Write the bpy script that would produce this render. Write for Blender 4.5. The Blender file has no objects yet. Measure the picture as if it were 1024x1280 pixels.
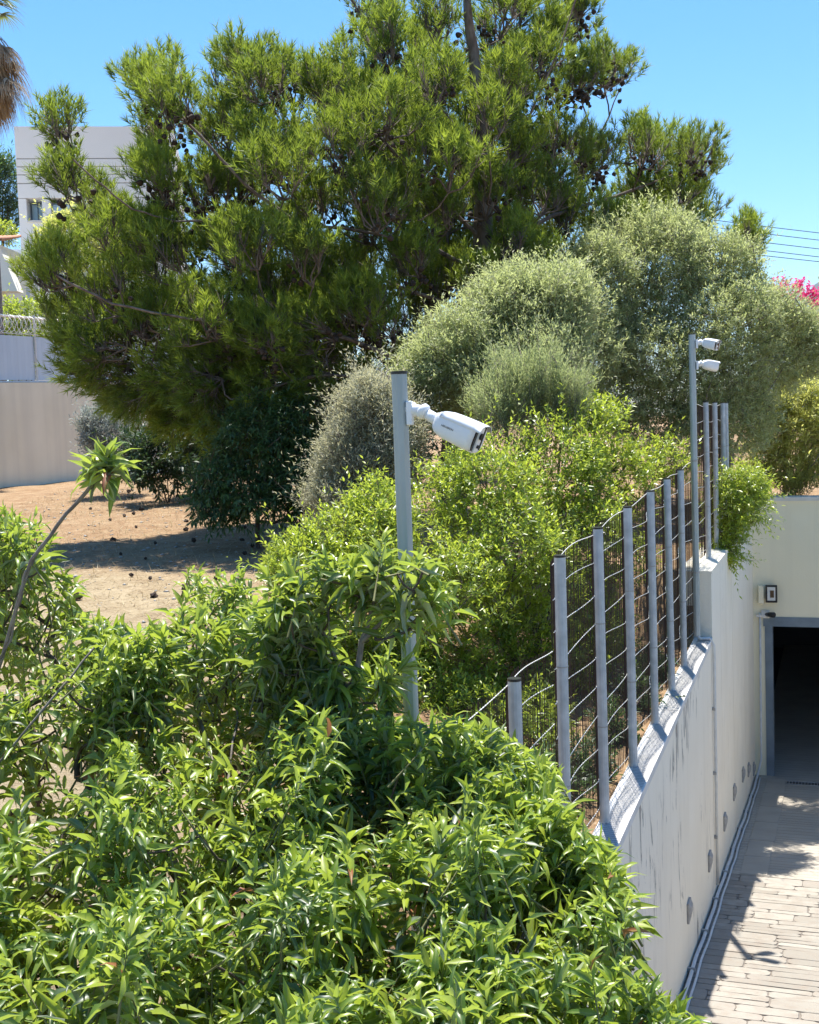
import bpy, math, random
import numpy as np
from mathutils import Matrix, Vector

scene = bpy.context.scene
COL = scene.collection
rng = np.random.default_rng(11)
random.seed(5)
UP = np.array([0.0, 0.0, 1.0])

# ------------------------------------------------------------------ camera
PITCH, ROLL, F = math.radians(4.23), math.radians(-2.0), 1500.0
CAM = Matrix.Rotation(math.pi / 2 - PITCH, 3, 'X') @ Matrix.Rotation(ROLL, 3, 'Z')
RC = np.array(CAM)
cd = bpy.data.cameras.new('camera')
cam = bpy.data.objects.new('camera', cd)
COL.objects.link(cam)
cam.matrix_world = CAM.to_4x4()
cd.sensor_fit = 'VERTICAL'
cd.sensor_height = 24.0
cd.lens = F / 1280.0 * 24.0
cd.clip_start = 0.05
cd.clip_end = 20000
scene.camera = cam

# ------------------------------------------------------------------ sky, sun, exposure
SUN_EL, SUN_AZ = math.radians(72.0), math.radians(1.0)      # azimuth from +Y towards +X
w = bpy.data.worlds.new('World')
scene.world = w
w.use_nodes = True
nt = w.node_tree
nt.nodes.clear()
sky = nt.nodes.new('ShaderNodeTexSky')
sky.sky_type = 'NISHITA'
sky.sun_disc = False
sky.sun_elevation = SUN_EL
sky.sun_rotation = SUN_AZ
sky.altitude = 50
sky.air_density = 1.0
sky.dust_density = 0.3
sky.ozone_density = 3.0
bg = nt.nodes.new('ShaderNodeBackground')
bg.inputs['Strength'].default_value = 0.087
wo = nt.nodes.new('ShaderNodeOutputWorld')
hs = nt.nodes.new('ShaderNodeHueSaturation')
hs.inputs['Saturation'].default_value = 1.30
nt.links.new(sky.outputs[0], hs.inputs['Color'])
nt.links.new(hs.outputs[0], bg.inputs[0])
nt.links.new(bg.outputs[0], wo.inputs[0])
sl = bpy.data.lights.new('sun', 'SUN')
sl.energy = 4.0
sl.angle = math.radians(0.53)
sl.color = (1.0, 0.955, 0.88)
so = bpy.data.objects.new('sun', sl)
COL.objects.link(so)
to_sun = Vector((math.sin(SUN_AZ) * math.cos(SUN_EL), math.cos(SUN_AZ) * math.cos(SUN_EL), math.sin(SUN_EL)))
so.rotation_euler = to_sun.to_track_quat('Z', 'Y').to_euler()
so.location = to_sun * 60
vs = scene.view_settings
vs.view_transform = 'Standard'
vs.look = 'None'
vs.gamma = 1.0
vs.use_curve_mapping = False
vs.exposure = 1.35
scene.render.engine = 'CYCLES'
scene.cycles.max_bounces = 8
scene.cycles.transparent_max_bounces = 8


# ------------------------------------------------------------------ helpers: points
def ray(px, py):
    d = RC @ np.array([(px - 512) / F, -(py - 640) / F, -1.0])
    return d / d[1]


def at(px, py, Y):
    return ray(px, py) * Y


def project(P):
    P = np.atleast_2d(P)
    c = P @ RC
    return 512 + F * c[:, 0] / -c[:, 2], 640 - F * c[:, 1] / -c[:, 2]


# wall frame: the fence line is m = 0, s runs along it away from the camera, m to the right of it
DV = np.array([0.3365, 0.9417])
NV = np.array([0.9417, -0.3365])
P0 = np.array([-1.285, 0.0])


def wm(s, m, z):
    q = P0 + DV * s + NV * m
    return np.array([q[0], q[1], z])


def s_of_Y(Y, m=0.0):
    return (Y - P0[1] - NV[1] * m) / DV[1]


def sm_of(X, Y):
    dx, dy = X - P0[0], Y - P0[1]
    return dx * DV[0] + dy * DV[1], dx * NV[0] + dy * NV[1]


def unit(v):
    v = np.asarray(v, float)
    n = np.linalg.norm(v, axis=-1, keepdims=True)
    return v / np.maximum(n, 1e-9)


def smooth(a, b, x):
    t = np.clip((np.asarray(x, float) - a) / (b - a), 0, 1)
    return t * t * (3 - 2 * t)


# ------------------------------------------------------------------ helpers: objects
LOCS = {}


def tag(o, label=None, cat=None, group=None, kind=None):
    if label: o['label'] = label
    if cat: o['category'] = cat
    if group: o['group'] = group
    if kind: o['kind'] = kind
    return o


def thing(name, label, cat, loc, group=None):
    o = bpy.data.objects.new(name, None)
    o.empty_display_size = 0.1
    COL.objects.link(o)
    o.location = Vector(loc)
    LOCS[o] = np.array(loc, float)
    return tag(o, label, cat, group)


class MB:
    def __init__(self):
        self.v, self.f = [], []

    def add(self, V, Fc):
        b = len(self.v)
        self.v.extend([tuple(map(float, p)) for p in V])
        self.f.extend([tuple(b + i for i in f) for f in Fc])
        return self

    def hexa(self, c):      # c: 8 corners, bottom 4 (ccw) then top 4
        return self.add(c, [(3, 2, 1, 0), (4, 5, 6, 7), (0, 1, 5, 4), (1, 2, 6, 5), (2, 3, 7, 6), (3, 0, 4, 7)])

    def box(self, lo, hi):
        x0, y0, z0 = lo; x1, y1, z1 = hi
        return self.hexa([(x0, y0, z0), (x1, y0, z0), (x1, y1, z0), (x0, y1, z0), (x0, y0, z1), (x1, y0, z1), (x1, y1, z1), (x0, y1, z1)])

    def obox(self, c, ax, ay, az, hx, hy, hz):
        c, ax, ay, az = map(np.asarray, (c, ax, ay, az))
        P = [c + ax * hx * i + ay * hy * j + az * hz * k for k in (-1, 1) for (i, j) in ((-1, -1), (1, -1), (1, 1), (-1, 1))]
        return self.hexa(P)

    def smbox(self, s0, s1, m0, m1, z0, z1):     # box in the wall frame; z0/z1 may be (near, far)
        za, zb = z0 if isinstance(z0, tuple) else (z0, z0)
        zc, zd = z1 if isinstance(z1, tuple) else (z1, z1)
        return self.hexa([wm(s0, m0, za), wm(s0, m1, za), wm(s1, m1, zb), wm(s1, m0, zb), wm(s0, m0, zc), wm(s0, m1, zc), wm(s1, m1, zd), wm(s1, m0, zd)])

    def tube(self, pts, rad, n=8, caps=True):
        pts = [np.asarray(p, float) for p in pts]
        k = len(pts)
        if np.isscalar(rad): rad = [rad] * k
        V, Fc = [], []
        ref = None
        for i in range(k):
            t = unit(pts[min(i + 1, k - 1)] - pts[max(i - 1, 0)])
            if ref is None:
                ref = np.array([1, 0, 0.0]) if abs(t[0]) < 0.8 else np.array([0, 1.0, 0])
            a = unit(ref - t * np.dot(ref, t)); ref = a
            b = np.cross(t, a)
            for j in range(n):
                g = 2 * math.pi * j / n
                V.append(pts[i] + (a * math.cos(g) + b * math.sin(g)) * rad[i])
        for i in range(k - 1):
            for j in range(n):
                j2 = (j + 1) % n
                Fc.append((i * n + j, i * n + j2, (i + 1) * n + j2, (i + 1) * n + j))
        if caps:
            Fc.append(tuple(range(n - 1, -1, -1)))
            Fc.append(tuple((k - 1) * n + j for j in range(n)))
        return self.add(V, Fc)

    def build(self, name, mat, parent=None, base=None, smooth_=False, bevel=0.0):
        off = LOCS[parent] if parent is not None else (np.array(base, float) if base is not None else np.zeros(3))
        me = bpy.data.meshes.new(name)
        me.from_pydata([tuple(np.array(p) - off) for p in self.v], [], self.f)
        me.materials.append(mat)
        if smooth_:
            me.polygons.foreach_set('use_smooth', [True] * len(me.polygons))
        me.update()
        o = bpy.data.objects.new(name, me)
        COL.objects.link(o)
        if parent is not None:
            o.parent = parent
        else:
            o.location = Vector(off)
        LOCS[o] = off
        if bevel:
            b = o.modifiers.new('bevel', 'BEVEL'); b.width = bevel; b.segments = 2; b.limit_method = 'ANGLE'
        return o


def np_mesh(name, V, Fc, mat, parent=None, tint=None, smooth_=False):
    off = LOCS[parent] if parent is not None else np.zeros(3)
    V = np.ascontiguousarray(V - off, dtype=np.float32)
    n, k = Fc.shape
    me = bpy.data.meshes.new(name)
    me.vertices.add(len(V)); me.vertices.foreach_set('co', V.ravel())
    me.loops.add(n * k); me.loops.foreach_set('vertex_index', Fc.astype(np.int32).ravel())
    me.polygons.add(n)
    me.polygons.foreach_set('loop_start', np.arange(0, n * k, k, dtype=np.int32))
    me.polygons.foreach_set('loop_total', np.full(n, k, dtype=np.int32))
    if smooth_:
        me.polygons.foreach_set('use_smooth', np.ones(n, dtype=bool))
    if tint is not None:
        a = me.attributes.new('tint', 'FLOAT', 'POINT')
        a.data.foreach_set('value', np.ascontiguousarray(tint, dtype=np.float32))
    me.materials.append(mat)
    me.update(calc_edges=True)
    me.validate()
    o = bpy.data.objects.new(name, me)
    COL.objects.link(o)
    if parent is not None: o.parent = parent
    LOCS[o] = off
    return o


# ------------------------------------------------------------------ materials
def rib_attr(me, n_leaf):
    a = me.attributes.new('rib', 'FLOAT', 'POINT')
    a.data.foreach_set('value', np.tile(np.array([0, 1, 0] * 5, np.float32), n_leaf))


def new_mat(name):
    m = bpy.data.materials.new(name)
    m.use_nodes = True
    t = m.node_tree
    t.nodes.clear()
    out = t.nodes.new('ShaderNodeOutputMaterial')
    return m, t, out


def nd(t, kind, **kw):
    n = t.nodes.new(kind)
    for k, v in kw.items():
        if k.startswith('i_'):
            n.inputs[k[2:].replace('_', ' ')].default_value = v
        else:
            setattr(n, k, v)
    return n


def ramp(t, src, stops):
    r = t.nodes.new('ShaderNodeValToRGB')
    e = r.color_ramp.elements
    while len(e) > 1: e.remove(e[-1])
    for i, (p, c) in enumerate(stops):
        x = e[0] if i == 0 else e.new(p)
        x.position = p
        x.color = (*c, 1) if len(c) == 3 else c
    t.links.new(src, r.inputs[0])
    return r.outputs[0]


def noise(t, scale, detail=4, rough=0.55, stretch=None, dist=0.0):
    tc = t.nodes.new('ShaderNodeTexCoord')
    src = tc.outputs['Object']
    if stretch:
        mp = t.nodes.new('ShaderNodeMapping'); mp.inputs['Scale'].default_value = stretch
        t.links.new(src, mp.inputs[0]); src = mp.outputs[0]
    n = nd(t, 'ShaderNodeTexNoise')
    n.inputs['Scale'].default_value = scale; n.inputs['Detail'].default_value = detail
    n.inputs['Roughness'].default_value = rough; n.inputs['Distortion'].default_value = dist
    t.links.new(src, n.inputs['Vector'])
    return n.outputs[0]


def mixc(t, fac, a, b, mode='MIX'):
    m = t.nodes.new('ShaderNodeMix'); m.data_type = 'RGBA'; m.blend_type = mode
    for s, v in ((m.inputs[0], fac), (m.inputs[6], a), (m.inputs[7], b)):
        if hasattr(v, 'node'): t.links.new(v, s)
        else: s.default_value = (*v, 1) if isinstance(v, tuple) and len(v) == 3 else v
    return m.outputs[2]


def surface(name, stops, scale=6, rough=0.7, metal=0.0, bump=0.0, bump_scale=60, spec=0.4, stretch=None, detail=5, extra=None):
    m, t, out = new_mat(name)
    p = t.nodes.new('ShaderNodeBsdfPrincipled')
    c = ramp(t, noise(t, scale, detail, stretch=stretch), stops)
    if extra: c = extra(t, c)
    t.links.new(c, p.inputs['Base Color'])
    p.inputs['Roughness'].default_value = rough
    p.inputs['Metallic'].default_value = metal
    p.inputs['Specular IOR Level'].default_value = spec
    if bump:
        b = t.nodes.new('ShaderNodeBump'); b.inputs['Strength'].default_value = bump; b.inputs['Distance'].default_value = 0.01
        t.links.new(noise(t, bump_scale, 6), b.inputs['Height']); t.links.new(b.outputs[0], p.inputs['Normal'])
    t.links.new(p.outputs[0], out.inputs[0])
    return m


def foliage_mat(name, stops, under, trans, tfac=0.35, rough=0.42, spec=0.4, per_object=False, rib=False):
    m, t, out = new_mat(name)
    if per_object:
        oi = t.nodes.new('ShaderNodeObjectInfo'); src = oi.outputs['Random']
    else:
        a = nd(t, 'ShaderNodeAttribute', attribute_name='tint'); src = a.outputs['Fac']
    top = ramp(t, src, stops)
    if rib:
        ra = nd(t, 'ShaderNodeAttribute', attribute_name='rib')
        top = mixc(t, ramp(t, ra.outputs['Fac'], [(0.72, (0, 0, 0)), (0.9, (0.55, 0.55, 0.55))]), top, (0.26, 0.30, 0.10))
    geo = t.nodes.new('ShaderNodeNewGeometry')
    c = mixc(t, geo.outputs['Backfacing'], top, mixc(t, 0.6, top, under))
    p = t.nodes.new('ShaderNodeBsdfPrincipled')
    t.links.new(c, p.inputs['Base Color'])
    p.inputs['Roughness'].default_value = rough
    p.inputs['Specular IOR Level'].default_value = spec
    tr = t.nodes.new('ShaderNodeBsdfTranslucent')
    t.links.new(mixc(t, 0.7, top, trans), tr.inputs['Color'])
    mx = t.nodes.new('ShaderNodeMixShader'); mx.inputs[0].default_value = tfac
    t.links.new(p.outputs[0], mx.inputs[1]); t.links.new(tr.outputs[0], mx.inputs[2])
    t.links.new(mx.outputs[0], out.inputs[0])
    return m


M = {}
M['pole_metal'] = surface('galvanised_steel', [(0.3, (0.30, 0.35, 0.36)), (0.7, (0.42, 0.47, 0.48))], 9, 0.45, 0.35, 0.05, 200, stretch=(1, 1, 0.25))
M['post_metal'] = surface('weathered_zinc', [(0.25, (0.34, 0.375, 0.41)), (0.6, (0.48, 0.52, 0.55)), (0.8, (0.58, 0.61, 0.63))], 14, 0.5, 0.3, 0.1, 150)
M['wire_metal'] = surface('bright_wire', [(0.3, (0.62, 0.60, 0.55)), (0.7, (0.78, 0.76, 0.72))], 40, 0.4, 0.1)
M['rusty_mesh'] = surface('rusty_mesh', [(0.3, (0.035, 0.022, 0.018)), (0.7, (0.085, 0.045, 0.03))], 8, 0.8)
M['net_metal'] = surface('net_metal', [(0.3, (0.16, 0.155, 0.15)), (0.7, (0.24, 0.23, 0.22))], 40, 0.55)
M['black'] = surface('black_plastic', [(0, (0.012, 0.012, 0.014)), (1, (0.02, 0.02, 0.022))], 30, 0.35)
M['lens'] = surface('dark_glass', [(0, (0.006, 0.006, 0.009)), (1, (0.012, 0.012, 0.016))], 30, 0.08, spec=0.6)
M['white_plastic'] = surface('white_plastic', [(0.2, (0.74, 0.76, 0.78)), (0.8, (0.80, 0.81, 0.83))], 25, 0.35, bump=0.02, bump_scale=300)
M['conduit'] = surface('grey_conduit', [(0.3, (0.55, 0.55, 0.54)), (0.7, (0.68, 0.68, 0.66))], 12, 0.5)
M['steel_blue'] = surface('painted_steel', [(0.3, (0.13, 0.17, 0.21)), (0.7, (0.19, 0.24, 0.29))], 5, 0.5, 0.2)
M['lamp_grey'] = surface('lamp_grey', [(0.3, (0.28, 0.27, 0.25)), (0.7, (0.40, 0.39, 0.37))], 30, 0.6)
M['seam'] = surface('seam_filler', [(0.3, (0.34, 0.20, 0.13)), (0.7, (0.50, 0.36, 0.27))], 10, 0.9)


def wall_stain(t, c):
    # peeling patches and runs with a shape of their own, low on the wall
    n1 = noise(t, 5.0, 8, 0.72, stretch=(1, 1, 0.28), dist=1.2)
    k1 = ramp(t, n1, [(0.54, (0, 0, 0)), (0.58, (0.9, 0.9, 0.9))])
    n2 = noise(t, 0.9, 2)
    k2 = ramp(t, n2, [(0.44, (0, 0, 0)), (0.54, (1, 1, 1))])
    mul = mixc(t, 1.0, k1, k2, 'MULTIPLY')
    tc = t.nodes.new('ShaderNodeTexCoord'); sp = t.nodes.new('ShaderNodeSeparateXYZ'); t.links.new(tc.outputs['Object'], sp.inputs[0])
    mr = t.nodes.new('ShaderNodeMapRange'); mr.inputs[1].default_value = -.2; mr.inputs[2].default_value = .9; mr.inputs[3].default_value = 1.0; mr.inputs[4].default_value = .12
    t.links.new(sp.outputs[1], mr.inputs[0])
    mul = mixc(t, 1.0, mul, mr.outputs[0], 'MULTIPLY')
    c = mixc(t, mul, c, (0.22, 0.20, 0.18))
    n3 = noise(t, 2.2, 5, stretch=(3, 3, 0.12))
    k3 = ramp(t, n3, [(0.55, (0, 0, 0)), (0.85, (0.22, 0.22, 0.22))])
    return mixc(t, k3, c, (0.56, 0.50, 0.40))


M['wall'] = surface('white_plaster', [(0.3, (0.81, 0.745, 0.61)), (0.7, (0.86, 0.80, 0.67))], 1.6, 0.85, bump=0.25, bump_scale=45, extra=wall_stain)
M['garage_wall'] = surface('cream_plaster', [(0.3, (0.80, 0.74, 0.55)), (0.7, (0.84, 0.78, 0.60))], 1.2, 0.85, bump=0.2, bump_scale=60,
                           extra=lambda t, c: mixc(t, ramp(t, noise(t, 2.0, 5, stretch=(4, 4, 0.1)), [(0.5, (0, 0, 0)), (0.8, (0.2, 0.2, 0.2))]), c, (0.64, 0.58, 0.44)))
M['coping'] = surface('coping_stone', [(0.3, (0.60, 0.58, 0.54)), (0.7, (0.72, 0.70, 0.66))], 6, 0.85, bump=0.3, bump_scale=90)
M['concrete'] = surface('light_concrete', [(0.25, (0.33, 0.295, 0.24)), (0.55, (0.39, 0.35, 0.29)), (0.8, (0.43, 0.39, 0.325))], 2.4, 0.9, bump=0.35, bump_scale=70,
                        extra=lambda t, c: mixc(t, ramp(t, noise(t, 3.0, 6, stretch=(0.35, 3.2, 1)), [(0.45, (0, 0, 0)), (0.72, (0.45, 0.45, 0.45))]), c, (0.36, 0.32, 0.26)))
M['joint'] = surface('joint_grey', [(0.3, (0.15, 0.13, 0.11)), (0.7, (0.22, 0.19, 0.16))], 9, 0.95, bump=0.4, bump_scale=80)


def stone_mat():
    m, t, out = new_mat('stamped_stone')
    oi = t.nodes.new('ShaderNodeObjectInfo')
    a = ramp(t, oi.outputs['Random'], [(0.0, (0.24, 0.217, 0.18)), (0.5, (0.285, 0.26, 0.218)), (1.0, (0.335, 0.307, 0.258))])
    c = mixc(t, ramp(t, noise(t, 9, 7, 0.65), [(0.42, (0, 0, 0)), (0.68, (0.8, 0.8, 0.8))]), a, (0.24, 0.20, 0.16))
    c = mixc(t, ramp(t, noise(t, 1.3, 4), [(0.5, (0, 0, 0)), (0.75, (0.5, 0.5, 0.5))]), c, (0.33, 0.29, 0.25))
    p = t.nodes.new('ShaderNodeBsdfPrincipled')
    t.links.new(c, p.inputs['Base Color'])
    p.inputs['Roughness'].default_value = 0.8
    b = t.nodes.new('ShaderNodeBump'); b.inputs['Strength'].default_value = 0.6; b.inputs['Distance'].default_value = 0.012
    t.links.new(noise(t, 22, 8, 0.65), b.inputs['Height']); t.links.new(b.outputs[0], p.inputs['Normal'])
    t.links.new(p.outputs[0], out.inputs[0])
    return m


M['stone'] = stone_mat()
M['room_shade'] = surface('painted_room_shade', [(0.3, (0.035, 0.035, 0.035)), (0.7, (0.05, 0.05, 0.05))], 3, 0.9)  # gloom of the open garage put into its wall colour


def ground_mat():
    m, t, out = new_mat('dry_ground')
    straw = ramp(t, noise(t, 2.2, 8, 0.7), [(0.3, (0.25, 0.185, 0.11)), (0.5, (0.35, 0.275, 0.17)), (0.7, (0.43, 0.35, 0.23))])
    red = ramp(t, noise(t, 3.5, 8, 0.7), [(0.3, (0.22, 0.125, 0.065)), (0.5, (0.31, 0.20, 0.11)), (0.7, (0.40, 0.285, 0.17))])
    # red earth under and beyond the pine, straw nearer, red again in the bed along the fence
    tc = t.nodes.new('ShaderNodeTexCoord')
    sep = t.nodes.new('ShaderNodeSeparateXYZ'); t.links.new(tc.outputs['Object'], sep.inputs[0])
    mr = t.nodes.new('ShaderNodeMapRange'); mr.inputs[1].default_value = 10.6; mr.inputs[2].default_value = 13.2
    ad = t.nodes.new('ShaderNodeMath'); ad.operation = 'MULTIPLY_ADD'; ad.inputs[1].default_value = 3.0
    t.links.new(noise(t, 0.7, 4), ad.inputs[0]); 
    sb = t.nodes.new('ShaderNodeMath'); sb.operation = 'SUBTRACT'; sb.inputs[1].default_value = 1.5
    t.links.new(sep.outputs[1], sb.inputs[0]); t.links.new(sb.outputs[0], ad.inputs[2])
    t.links.new(ad.outputs[0], mr.inputs[0])
    mr2 = t.nodes.new('ShaderNodeMapRange'); mr2.inputs[1].default_value = -1.8; mr2.inputs[2].default_value = -0.6
    t.links.new(sep.outputs[0], mr2.inputs[0])
    mx = t.nodes.new('ShaderNodeMath'); mx.operation = 'MAXIMUM'
    t.links.new(mr.outputs[0], mx.inputs[0]); t.links.new(mr2.outputs[0], mx.inputs[1])
    c = mixc(t, mx.outputs[0], straw, red)
    c = mixc(t, ramp(t, noise(t, 9, 8, 0.75), [(0.52, (0, 0, 0)), (0.70, (0.7, 0.7, 0.7))]), c, (0.15, 0.095, 0.055))
    c = mixc(t, ramp(t, noise(t, 38, 4, 0.7), [(0.56, (0, 0, 0)), (0.66, (0.6, 0.6, 0.6))]), c, (0.54, 0.45, 0.32))
    p = t.nodes.new('ShaderNodeBsdfPrincipled')
    t.links.new(c, p.inputs['Base Color']); p.inputs['Roughness'].default_value = 0.95
    p.inputs['Specular IOR Level'].default_value = 0.15
    b = t.nodes.new('ShaderNodeBump'); b.inputs['Strength'].default_value = 0.9; b.inputs['Distance'].default_value = 0.04
    t.links.new(noise(t, 16, 8, 0.7), b.inputs['Height']); t.links.new(b.outputs[0], p.inputs['Normal'])
    t.links.new(p.outputs[0], out.inputs[0])
    return m


M['ground'] = ground_mat()
M['left_wall'] = surface('beige_render', [(0.3, (0.68, 0.62, 0.47)), (0.7, (0.76, 0.70, 0.55))], 1.0, 0.9, bump=0.2, bump_scale=30,
                         extra=lambda t, c: mixc(t, ramp(t, noise(t, 1.2, 5, stretch=(2.5, 2.5, 0.08)), [(0.42, (0, 0, 0)), (0.7, (0.5, 0.5, 0.5))]), c, (0.56, 0.51, 0.41)))
M['sheet'] = surface('grey_sheet', [(0.3, (0.46, 0.53, 0.61)), (0.7, (0.52, 0.59, 0.66))], 1.0, 0.5, 0.1,
                     extra=lambda t, c: mixc(t, ramp(t, noise(t, 1.5, 4, stretch=(3, 3, 0.1)), [(0.5, (0, 0, 0)), (0.8, (0.3, 0.3, 0.3))]), c, (0.33, 0.34, 0.35)))
M['house'] = surface('house_white', [(0.3, (0.82, 0.80, 0.76)), (0.7, (0.86, 0.84, 0.80))], 0.6, 0.85)
M['groove'] = surface('groove_grey', [(0, (0.35, 0.35, 0.36)), (1, (0.4, 0.4, 0.4))], 3, 0.9)
M['glass'] = surface('sky_tinted_glass', [(0, (0.38, 0.52, 0.60)), (1, (0.46, 0.60, 0.68))], 2, 0.06, spec=0.9)  # bright sky reflection put into the pane colour
M['tile'] = surface('roof_tile', [(0.3, (0.38, 0.17, 0.10)), (0.7, (0.5, 0.27, 0.17))], 6, 0.85)
M['mountain'] = surface('mountain_rock', [(0.3, (0.055, 0.075, 0.06)), (0.7, (0.11, 0.115, 0.10))], 0.004, 0.95)
M['pine_bark'] = surface('pine_bark', [(0.3, (0.07, 0.05, 0.04)), (0.5, (0.15, 0.115, 0.095)), (0.75, (0.26, 0.22, 0.19))], 12, 0.95, bump=0.8, bump_scale=25, stretch=(1, 1, 0.4))
M['grey_bark'] = surface('grey_bark', [(0.3, (0.12, 0.10, 0.085)), (0.7, (0.27, 0.24, 0.21))], 20, 0.9, bump=0.5, bump_scale=40)
M['dark_bark'] = surface('dark_bark', [(0.3, (0.05, 0.037, 0.03)), (0.7, (0.12, 0.09, 0.07))], 20, 0.9, bump=0.5, bump_scale=40)
M['cone'] = surface('cone_brown', [(0.3, (0.028, 0.018, 0.013)), (0.7, (0.065, 0.042, 0.03))], 60, 0.85)
M['needle'] = foliage_mat('pine_needle', [(0.0, (0.028, 0.058, 0.016)), (0.35, (0.075, 0.135, 0.024)), (0.62, (0.20, 0.285, 0.036)), (1.0, (0.42, 0.47, 0.06))], (0.11, 0.16, 0.03), (0.46, 0.58, 0.06), 0.42, 0.5)
LEAFSTOPS = [(0.0, (0.016, 0.048, 0.026)), (0.35, (0.055, 0.120, 0.026)), (0.68, (0.17, 0.265, 0.034)), (1.0, (0.36, 0.42, 0.05))]
M['leaf'] = foliage_mat('glossy_leaf', LEAFSTOPS, (0.42, 0.46, 0.34), (0.62, 0.78, 0.07), 0.36, 0.38, 0.6, rib=True)
M['leaf_single'] = foliage_mat('glossy_leaf_single', LEAFSTOPS, (0.42, 0.46, 0.34), (0.62, 0.78, 0.07), 0.36, 0.38, 0.6, per_object=True, rib=True)
M['leaf_red'] = foliage_mat('dry_red_leaf', [(0, (0.22, 0.07, 0.04)), (1, (0.34, 0.15, 0.07))], (0.3, 0.2, 0.12), (0.5, 0.2, 0.08), 0.25, 0.5, 0.3, per_object=True, rib=True)
M['bush'] = foliage_mat('bright_leaf', [(0.0, (0.032, 0.070, 0.018)), (0.35, (0.10, 0.175, 0.024)), (0.68, (0.25, 0.335, 0.034)), (1.0, (0.44, 0.48, 0.06))], (0.30, 0.35, 0.16), (0.66, 0.78, 0.07), 0.46, 0.34, 0.6)
M['olive'] = foliage_mat('olive_leaf', [(0.0, (0.10, 0.13, 0.055)), (0.5, (0.265, 0.30, 0.14)), (1.0, (0.47, 0.495, 0.29))], (0.50, 0.51, 0.38), (0.64, 0.72, 0.26), 0.48, 0.5, 0.35)
M['olive_grey'] = foliage_mat('grey_leaf', [(0.0, (0.16, 0.165, 0.11)), (0.5, (0.35, 0.35, 0.24)), (1.0, (0.54, 0.53, 0.40))], (0.44, 0.43, 0.34), (0.60, 0.58, 0.32), 0.42, 0.6, 0.3)
M['silver'] = foliage_mat('silver_leaf', [(0.0, (0.16, 0.20, 0.18)), (1.0, (0.36, 0.40, 0.37))], (0.4, 0.42, 0.4), (0.36, 0.4, 0.3), 0.25, 0.6, 0.3)
M['rosemary'] = foliage_mat('rosemary_leaf', [(0.0, (0.08, 0.11, 0.06)), (0.5, (0.23, 0.28, 0.13)), (1.0, (0.42, 0.46, 0.24))], (0.36, 0.38, 0.26), (0.56, 0.64, 0.24), 0.44, 0.55, 0.3)
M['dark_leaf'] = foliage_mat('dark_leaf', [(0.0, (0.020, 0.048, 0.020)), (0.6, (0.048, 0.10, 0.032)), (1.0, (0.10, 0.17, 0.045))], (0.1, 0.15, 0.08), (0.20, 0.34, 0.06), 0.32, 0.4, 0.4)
M['painted_shade_leaf'] = foliage_mat('painted_shade_leaf', [(0.0, (0.012, 0.030, 0.014)), (0.6, (0.028, 0.060, 0.022)), (1.0, (0.055, 0.10, 0.030))], (0.06, 0.09, 0.05), (0.10, 0.18, 0.04), 0.22, 0.45, 0.3)  # leaf colour darkened to stand for the shade under the pine
M['oleander'] = foliage_mat('oleander_leaf', [(0.0, (0.14, 0.18, 0.05)), (0.5, (0.36, 0.39, 0.11)), (1.0, (0.56, 0.56, 0.22))], (0.50, 0.52, 0.22), (0.82, 0.82, 0.22), 0.56, 0.45, 0.4)
M['pink'] = foliage_mat('pink_bract', [(0.0, (0.55, 0.03, 0.17)), (1.0, (0.74, 0.07, 0.27))], (0.6, 0.06, 0.22), (0.85, 0.06, 0.30), 0.4, 0.6, 0.2)
M['frond'] = foliage_mat('dry_frond', [(0.0, (0.20, 0.15, 0.09)), (0.5, (0.38, 0.30, 0.19)), (1.0, (0.56, 0.47, 0.32))], (0.3, 0.22, 0.14), (0.5, 0.34, 0.18), 0.25, 0.6, 0.3)
M['frond_green'] = foliage_mat('palm_frond', [(0.0, (0.06, 0.10, 0.03)), (1.0, (0.15, 0.19, 0.06))], (0.15, 0.18, 0.08), (0.3, 0.36, 0.1), 0.3, 0.5, 0.4)
M['straw'] = foliage_mat('dry_straw', [(0.0, (0.13, 0.08, 0.045)), (0.4, (0.28, 0.20, 0.11)), (1.0, (0.52, 0.43, 0.27))], (0.5, 0.4, 0.25), (0.5, 0.4, 0.2), 0.2, 0.7, 0.2)


# ------------------------------------------------------------------ foliage generators
T_QUAD = (np.array([(0, 0, 0), (.45, .5, .05), (1, 0, 0), (.45, -.5, .05)]), np.array([(0, 3, 2, 1)]))
T_FOLD = (np.array([(0, 0, 0), (.42, .5, .09), (.5, 0, 0), (.42, -.5, .09), (1, 0, -.12)]), np.array([(0, 2, 4, 1), (0, 3, 4, 2)]))
T_TRI = (np.array([(0, -.25, 0), (.38, .62, .06), (1, -.1, 0)]), np.array([(0, 2, 1)]))
T_NEED = (np.array([(0, .5, 0), (0, -.5, 0), (1, 0, 0)]), np.array([(0, 1, 2)]))


def big_leaf(curve, fold, wave=0.0):
    us = [0, .20, .48, .78, 1.0]
    ws = [.05, .44, .52, .28, .0]
    V, Fc = [], []
    for i, (u, h) in enumerate(zip(us, ws)):
        z = -curve * u * u + 0.16 * curve * u
        x = u - 0.28 * curve * u ** 3
        wv = wave * math.sin(i * 2.1)
        V += [(x, h, z + fold * h + wv * h), (x, 0, z), (x, -h, z + fold * h - wv * h)]
    for i in range(len(us) - 1):
        a = i * 3
        Fc += [(a, a + 1, a + 4, a + 3), (a + 1, a + 2, a + 5, a + 4)]
    return np.array(V), np.array(Fc)


BIG = [big_leaf(.40, .26, .06), big_leaf(.8, .36, .16), big_leaf(.15, .20, -.14), big_leaf(1.1, .30, .20), big_leaf(.5, .46, -.20), big_leaf(1.4, .24, .16)]


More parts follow.
